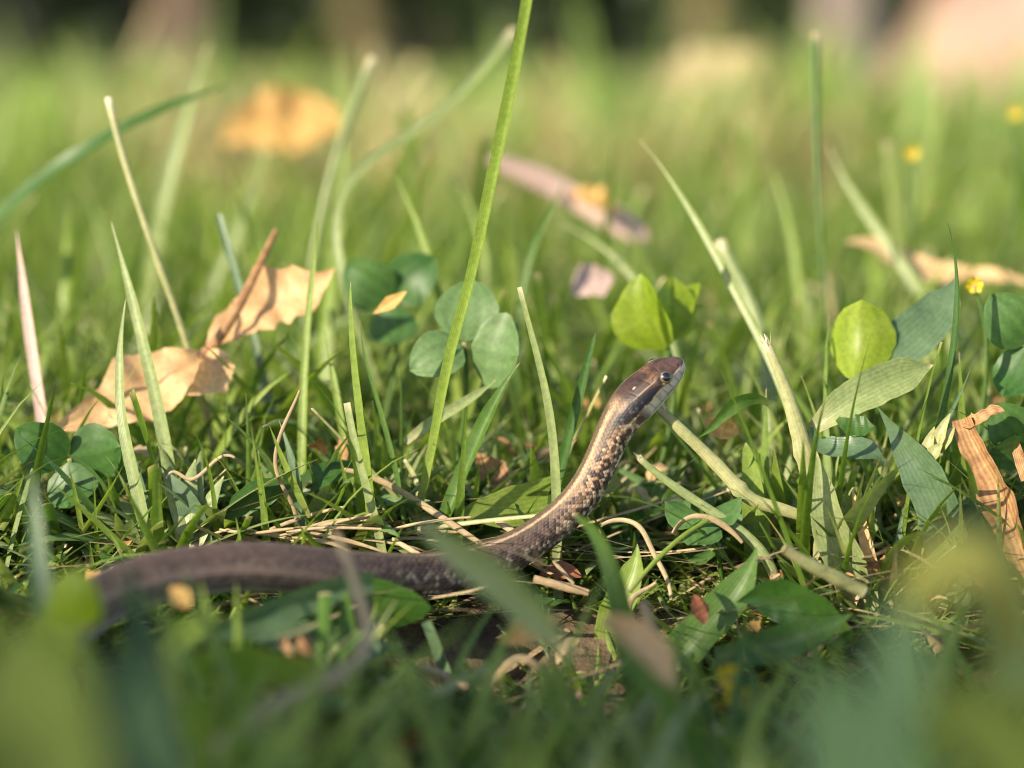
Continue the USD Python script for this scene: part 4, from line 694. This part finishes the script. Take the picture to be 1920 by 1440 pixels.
while y < .62:
    half = .125 * (1 + y / .47) + .05
    step = .0070 if y < .13 else .0095
    x = -half
    while x < half:
        xx, yy = x + rng.uniform(-.5, .5) * step, y + rng.uniform(-.5, .5) * step; x += step
        g = float(ground_z(xx, yy)); sc = rng.uniform(.75, 1.15)
        if yy < -.012:                                         # in front of the snake the turf is flattened
            if rng.random() < .12: continue
            k, top = iL + rng.randrange(6), .012
            if yy < -.055 and rng.random() < .62 and not hides_hero(xx, yy, g, .030 * sc, 20): k, top, sc = iB + rng.randrange(8), .048 * sc * .75, sc * .75
        elif yy < .012: k, top = (iL + rng.randrange(6), .012) if rng.random() < .7 else (iN + rng.randrange(9), .03)
        elif yy < .13:
            k, top = (iL + rng.randrange(6), .012) if rng.random() < .66 else (iN + rng.randrange(9), .035)
            sc *= .85
        else: k, top = (iL + rng.randrange(6), .012) if rng.random() < .25 else (iN + rng.randrange(9), .035)
        gap = snake_gap(xx, yy)
        if gap < .030: k, top, sc = (iL + rng.randrange(6), .010, sc * (.55 if gap < .018 else .75)) if yy < .016 else (k, top, sc * .7)
        if keep_clear(xx, yy, top) or (yy < .012 and stands_before(xx, yy, g, top if k >= iL or yy < -.05 else .06)): continue
        if k < iL and yy > -.05 and hides_hero(xx, yy, g, .036 * sc):
            if rng.random() < .75: k = iL + rng.randrange(6)
            else: sc *= .6
        g += rng.uniform(0, .008) if k >= iL and k < iF and yy > .008 else 0
        if yy > .006 and rng.random() < (.08 if yy < .2 else .06): k = iS + rng.randrange(3)
        elif yy > .02 and rng.random() < .13 or yy < -.03 and k < iF and rng.random() < .26: k, sc = iW + rng.randrange(4), sc * (1. if yy > 0 else .75)
        pl.append((k, xx, yy, g, rng.uniform(0, 6.28), sc, rng.uniform(-.15, .15), rng.uniform(-.15, .15)))
    y += step
y = .58
while y < 13.5:
    step = .022 if y < 1.6 else .034 if y < 3.2 else .055 if y < 6 else .09; big = 1.0 if y < 1.6 else 1.15 if y < 3.2 else 1.5 if y < 6 else 2.0
    half = .125 * (1 + y / .47) * 1.15 + .06; x = -half
    while x < half:
        xx, yy = x + rng.uniform(-.5, .5) * step, y + rng.uniform(-.5, .5) * step; x += step
        hn = meshkit.noise(np.array([xx * 13, yy * 7, 9.0]), 6)
        if hn < .27 and yy < 7: continue
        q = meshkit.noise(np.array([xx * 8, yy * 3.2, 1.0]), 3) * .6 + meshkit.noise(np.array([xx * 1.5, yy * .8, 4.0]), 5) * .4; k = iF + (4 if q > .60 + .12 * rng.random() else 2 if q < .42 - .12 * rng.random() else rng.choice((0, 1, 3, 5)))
        pl.append((k, xx, yy, float(ground_z(xx, yy)), rng.uniform(0, 6.28), rng.uniform(.6, 1.0) * ((.45 + 1.1 * hn) * (1.45 if hn > .66 else 1) if yy < 1.1 else (.5 + .55 * hn)) * (big ** .5 if yy > 1.1 else 1), rng.uniform(-.2, .2), rng.uniform(-.2, .2)))
    y += step
for _ in range(2600):
    yy = .07 + 3.2 * rng.random() ** 2.1; xx = rng.uniform(-1, 1) * (.125 * (1 + yy / .47))
    sc = rng.uniform(.5, 1.0) * (.75 if yy < .2 else 1)
    if yy < .25 and hides_hero(xx, yy, 0, .07 * sc, 60): continue
    pl.append((iT + rng.randrange(8), xx, yy, float(ground_z(xx, yy)), rng.uniform(0, 6.28), sc, 0, 0))
for _ in range(420):
    yy = rng.uniform(.13, .62); xx = rng.uniform(-1, 1) * (.125 * (1 + yy / .47)); sc = rng.uniform(.75, 1.2)
    if yy < .2 and hides_hero(xx, yy, 0, .07 * sc, 60): continue
    pl.append((iT + rng.choice((0, 1, 3, 4, 5, 6, 7)), xx, yy, float(ground_z(xx, yy)), rng.uniform(0, 6.28), sc, 0, 0))
for _ in range(1050):
    yy = rng.uniform(.004, .10); xx = rng.uniform(-1, 1) * (.125 * (1 + yy / .47) + .01); lift = rng.uniform(.002, .016); sc = rng.uniform(.5, .95)
    if snake_gap(xx, yy) < .014 + .01 * sc or hides_hero(xx, yy, 0, lift + .012 * sc, 24): continue
    pl.append((rng.choice((iW, iW + 1, iW + 1, iW + 2, iW + 1, iL + 2, iL + 1, iL + 4, iS, iS + 1)), xx, yy, float(ground_z(xx, yy)) + lift, rng.uniform(0, 6.28), sc, rng.uniform(-.5, .5), rng.uniform(-.5, .5)))
y = .035
while y < .60:
    half = .125 * (1 + y / .47) + .04; step = .0105 if y < .2 else .014; x = -half
    while x < half:
        xx, yy = x + rng.uniform(-.5, .5) * step, y + rng.uniform(-.5, .5) * step; x += step; sc = rng.uniform(.65, 1.25) * (.55 + .45 * min(1, max(0, (yy - .03) / .05)))
        if hides_hero(xx, yy, 0, .040 * sc, 30): sc *= .55
        if meshkit.noise(np.array([xx * 30, yy * 24, 2.0]), 8) < .24: continue
        pl.append((iB + rng.randrange(8), xx, yy, float(ground_z(xx, yy)), rng.uniform(0, 6.28), sc, rng.uniform(-.2, .2), rng.uniform(-.2, .2)))
    y += step
instancer('grass', 'short green lawn grass covering the ground from the snake to the trees', 'grass', protos, pl)

STR = [[(blades(rng, 12, .02, (.02, .06), (.0006, .0018), (72, 95), (-15, 25), 6, fold=.3), 'straw', 'straws')] for _ in range(6)]
pl = []
for _ in range(1000):
    yy = rng.uniform(-.28, .45); xx = rng.uniform(-1, 1) * (.125 * (1 + yy / .47) + .03)
    if keep_clear(xx, yy, .01) or (yy < -.008 and rng.random() < .88): continue
    pl.append((rng.randrange(6), xx, yy, float(ground_z(xx, yy)) + rng.uniform(.002, .012 if yy > 0 else .004), rng.uniform(0, 6.28), rng.uniform(.6, 1.2), rng.uniform(-.12, .12), rng.uniform(-.12, .12)))
instancer('dead_grass', 'dry tan straws of dead grass lying between the green blades', 'dead grass', STR, pl)

CLO = []
for _ in range(6):
    st, lv = clover_plant(rng, 3, .012, (.008, .026), (.006, .010)); CLO.append([(st, 'mid', 'stems'), (lv, 'clover', 'leaflets')])
pl = []
for _ in range(560):
    yy = rng.uniform(-.27, .5); xx = rng.uniform(-1, 1) * (.125 * (1 + yy / .47) + .03); g = float(ground_z(xx, yy))
    sc = rng.uniform(.6, 1.1) * (.6 if yy < .01 else 1)
    if keep_clear(xx, yy, .02) or (yy < .01 and stands_before(xx, yy, g, .026 * sc)): continue
    pl.append((rng.randrange(6), xx, yy, g, rng.uniform(0, 6.28), sc, rng.uniform(-.3, .3), rng.uniform(-.3, .3)))
instancer('clover_cover', 'low dark green clover growing among the lawn grass', 'clover', CLO, pl)

LIT = []
for q in range(6):
    ps = []
    for _ in range(3):
        L_ = rng.uniform(.003, .009); a = rng.uniform(0, 6.28); b = np.array([rng.uniform(-.012, .012), rng.uniform(-.012, .012), rng.uniform(0, .008)])
        d = np.array([math.cos(a), math.sin(a), rng.uniform(-.5, .9)]); d /= np.linalg.norm(d); sd = unit(np.cross(d, [.3, .2, 1])); nr = np.cross(sd, d)
        t_ = np.linspace(0, 1, 8)
        ps.append(sheet(b + t_[:, None] * L_ * d + (np.sin(t_ * 3) * L_ * .2)[:, None] * nr, L_ * rng.uniform(.15, .4) * np.sqrt(np.clip(1 - (2 * t_ - 1) ** 2, .01, 1)), np.tile(sd, (8, 1)), np.tile(nr, (8, 1)), m=5, cup=.4, wave=.25, ragged=.5, seed=rng.randrange(99)))
    LIT.append([(join(ps), ('dead_leaf', 'straw', 'dead_amber', 'straw', 'dry_brown', 'cut_stem')[q], 'flakes')])
pl = []
for _ in range(430):
    yy = rng.uniform(-.20, .30); xx = rng.uniform(-1, 1) * (.125 * (1 + yy / .47) + .02)
    if snake_gap(xx, yy) < .014 or (yy < -.03 and rng.random() < .6): continue
    pl.append((rng.randrange(6), xx, yy, float(ground_z(xx, yy)) + rng.uniform(.002, .024 if yy > .02 else .006), rng.uniform(0, 6.28), rng.uniform(.6, 1.2), rng.uniform(-.5, .5), rng.uniform(-.5, .5)))
instancer('leaf_litter', 'small tan and rust flakes of dry leaf scattered through the grass', 'leaf litter', LIT, pl)

# ------------------------------------------------------------------ far edge of the lawn
def leaf_cloud(rs, n, centre, radii, size, hollow=.35):
    d = unit(rs.normal(size=(n, 3))); r = (hollow + (1 - hollow) * rs.rand(n) ** .6)
    lump = meshkit.fbm(d * 2.2 + centre, 3, 4)
    c = np.asarray(centre) + d * np.asarray(radii) * (r * (.55 + .9 * lump))[:, None]
    a = unit(rs.normal(size=(n, 3))); b = unit(np.cross(a, rs.normal(size=(n, 3)))); sz = size * (.6 + .8 * rs.rand(n))[:, None]
    nn = np.cross(a, b)
    V = np.stack([c - a * sz, c + b * sz * .45 + nn * sz * .12, c + a * sz, c - b * sz * .45 + nn * sz * .12], 1).reshape(-1, 3)
    i = np.arange(n)[:, None] * 4; F_ = np.vstack([i + [0, 1, 2], i + [0, 2, 3]])
    uv = np.tile([[.5, .3], [1, .5], [.5, .8], [0, .5]], (n, 1))
    return V, F_, uv
def tree(name, label, group, loc, h, r, lean, bark, crown_r, crown_h, nleaf, seed):
    rs = np.random.RandomState(seed); t = thing(name, label, 'tree', group, loc)
    path = spline([[0, 0, -.2], [lean * .15, 0, h * .2], [lean * .5, .05, h * .55], [lean, 0, h]], 24)
    rad = np.interp(np.linspace(0, 1, 24), [0, .05, .12, 1], [r * 1.7, r * 1.25, r, r * .45])
    tr = [tube(path, rad, 14, ref=(0, 1, 0))]
    for k in range(5):
        a = rs.rand() * 6.28; b = path[12 + 2 * k]; e = b + np.array([math.cos(a) * crown_r * .7, math.sin(a) * crown_r * .7, h * .25])
        tr.append(tube(spline([b, (b + e) / 2 + [0, 0, .2], e], 8), np.linspace(r * .4, r * .08, 8), 6, ref=(0, .3, 1)))
    V, F_, uv = join(tr); obj('trunk', (V, F_), bark, str(t.GetPath()), True, uv)
    V, F_, uv = leaf_cloud(rs, nleaf, (lean, 0, h + crown_h * .25), (crown_r, crown_r, crown_h), .11)
    obj('crown', (V, F_), 'tree_leaf', str(t.GetPath()), False, uv)
def xat(px, y): return (px - 960) / FPX * (y + FOCUS)
for nm, lb, px, y, r, ln, bk in (
    ('tree', 'tree with tan trunk at the lawn edge above the amber fallen leaf', 352, 13.6, .155, .1, 'bark'),
    ('tree', 'tree with leaning olive trunk behind the tall blade with a tan tip', 705, 14.2, .105, -1.2, 'bark_olive'),
    ('tree', 'tree with olive tan trunk standing left of the mauve trunk', 1335, 13.8, .11, -.5, 'bark_olive'),
    ('tree', 'tree with thick mauve grey trunk beside the pale boulder', 1575, 13.2, .17, .2, 'bark_mauve')):
    tree(nm, lb, 'trees along the far edge of the lawn', (xat(px, y), y, 0), 4.2, r, ln, bk, 2.6, 1.8, 2600, int(px))
for k, (x, y, h) in enumerate([(-12.4, 11.4, 5.2), (-9.4, 12.2, 5.0), (-6.6, 12.9, 4.8), (-4.2, 13.6, 4.8)]):
    tree('tree', 'leafy tree beyond the left side of the lawn', 'leafy trees beyond the left side', (x, y, 0), h, .16, .2, 'bark', 3.0, 2.2, 4200, 300 + k)
SHRUB_AT = ['beyond the left edge, farthest of all', 'beyond the left edge, second from the outer end', 'beyond the left edge, third from the outer end', 'at the left edge of the dark strip', 'behind the tan trunk above the amber leaf', 'between the tan trunk and the leaning olive trunk', 'behind the top of the tallest blade', 'behind the olive tan trunk', 'behind the mauve trunk', 'behind the pale boulder', 'beyond the right edge next to the boulder', 'beyond the right edge, outermost']
for k in range(12):
    x = -5.6 + k * 1.02; rs = np.random.RandomState(60 + k); yy = 15.6 + .5 * math.sin(k * 2.3)
    t = thing('shrub', f'dark evergreen shrub in the shade {SHRUB_AT[k]}', 'shrub', 'dark shrubs behind the tree trunks', (x, yy, 0))
    st = [tube(spline([[0, 0, -.1], [rs.uniform(-.1, .1), 0, .5], [rs.uniform(-.4, .4), rs.uniform(-.3, .3), 1.2]], 8), np.linspace(.03, .008, 8), 6, ref=(0, 1, 0)) for _ in range(5)]
    V, F_, uv = join(st); obj('stems', (V, F_), 'bark', str(t.GetPath()), True, uv)
    V, F_, uv = leaf_cloud(rs, 2600, (0, 0, .95), (1.15, .8, 1.5), .085, .0); V[:, 2] = np.abs(V[:, 2] - .02) + .02
    obj('foliage', (V, F_), 'tree_leaf', str(t.GetPath()), False, uv)
# the leafy bush behind and left of the viewer whose shade lies over the near grass
rs = np.random.RandomState(5)
t = thing('bush', 'leafy bush just behind and left of the viewpoint', 'bush')
D = S / S[2]
cx, cy = D[0] * .70, D[1] * .70
st = [tube(spline([[cx + rs.uniform(-.2, .2), cy - .2, -.01], [cx + rs.uniform(-.3, .3), cy - .2, .3], [cx + rs.uniform(-.4, .4), cy - rs.uniform(.02, .4), .62]], 10), np.linspace(.008, .002, 10), 6, ref=(0, 1, 0)) for _ in range(16)]
V, F_, uv = join(st); obj('stems', (V, F_), 'bark', str(t.GetPath()), True, uv)
n = 1250
c = np.stack([cx + rs.uniform(-.55, .55, n), cy - .03 - rs.rand(n) * .10, .70 - np.where(rs.rand(n) < .93, rs.rand(n) * .10, rs.rand(n) * .6)], 1)
c[:, 2] -= .02 * meshkit.noise(c * 9, 2)
side_ = (c[:, 0] > cx + .03) | (c[:, 0] < cx - .055)
c[side_, 2] = .70 - (.70 - c[side_, 2]) * .42; c[side_, 1] = cy - .03 + (c[side_, 1] - cy + .03) * .45
a = unit(rs.normal(size=(n, 3))); b = unit(np.cross(a, rs.normal(size=(n, 3)))); sz = (.014 + .016 * rs.rand(n))[:, None]
V = np.stack([c - a * sz, c + b * sz * .5, c + a * sz, c - b * sz * .5], 1).reshape(-1, 3); i = np.arange(n)[:, None] * 4
obj('foliage', (V, np.vstack([i + [0, 1, 2], i + [0, 2, 3]])), 'tree_leaf', str(t.GetPath()), False, np.tile([[.5, .3], [1, .5], [.5, .8], [0, .5]], (n, 1)))
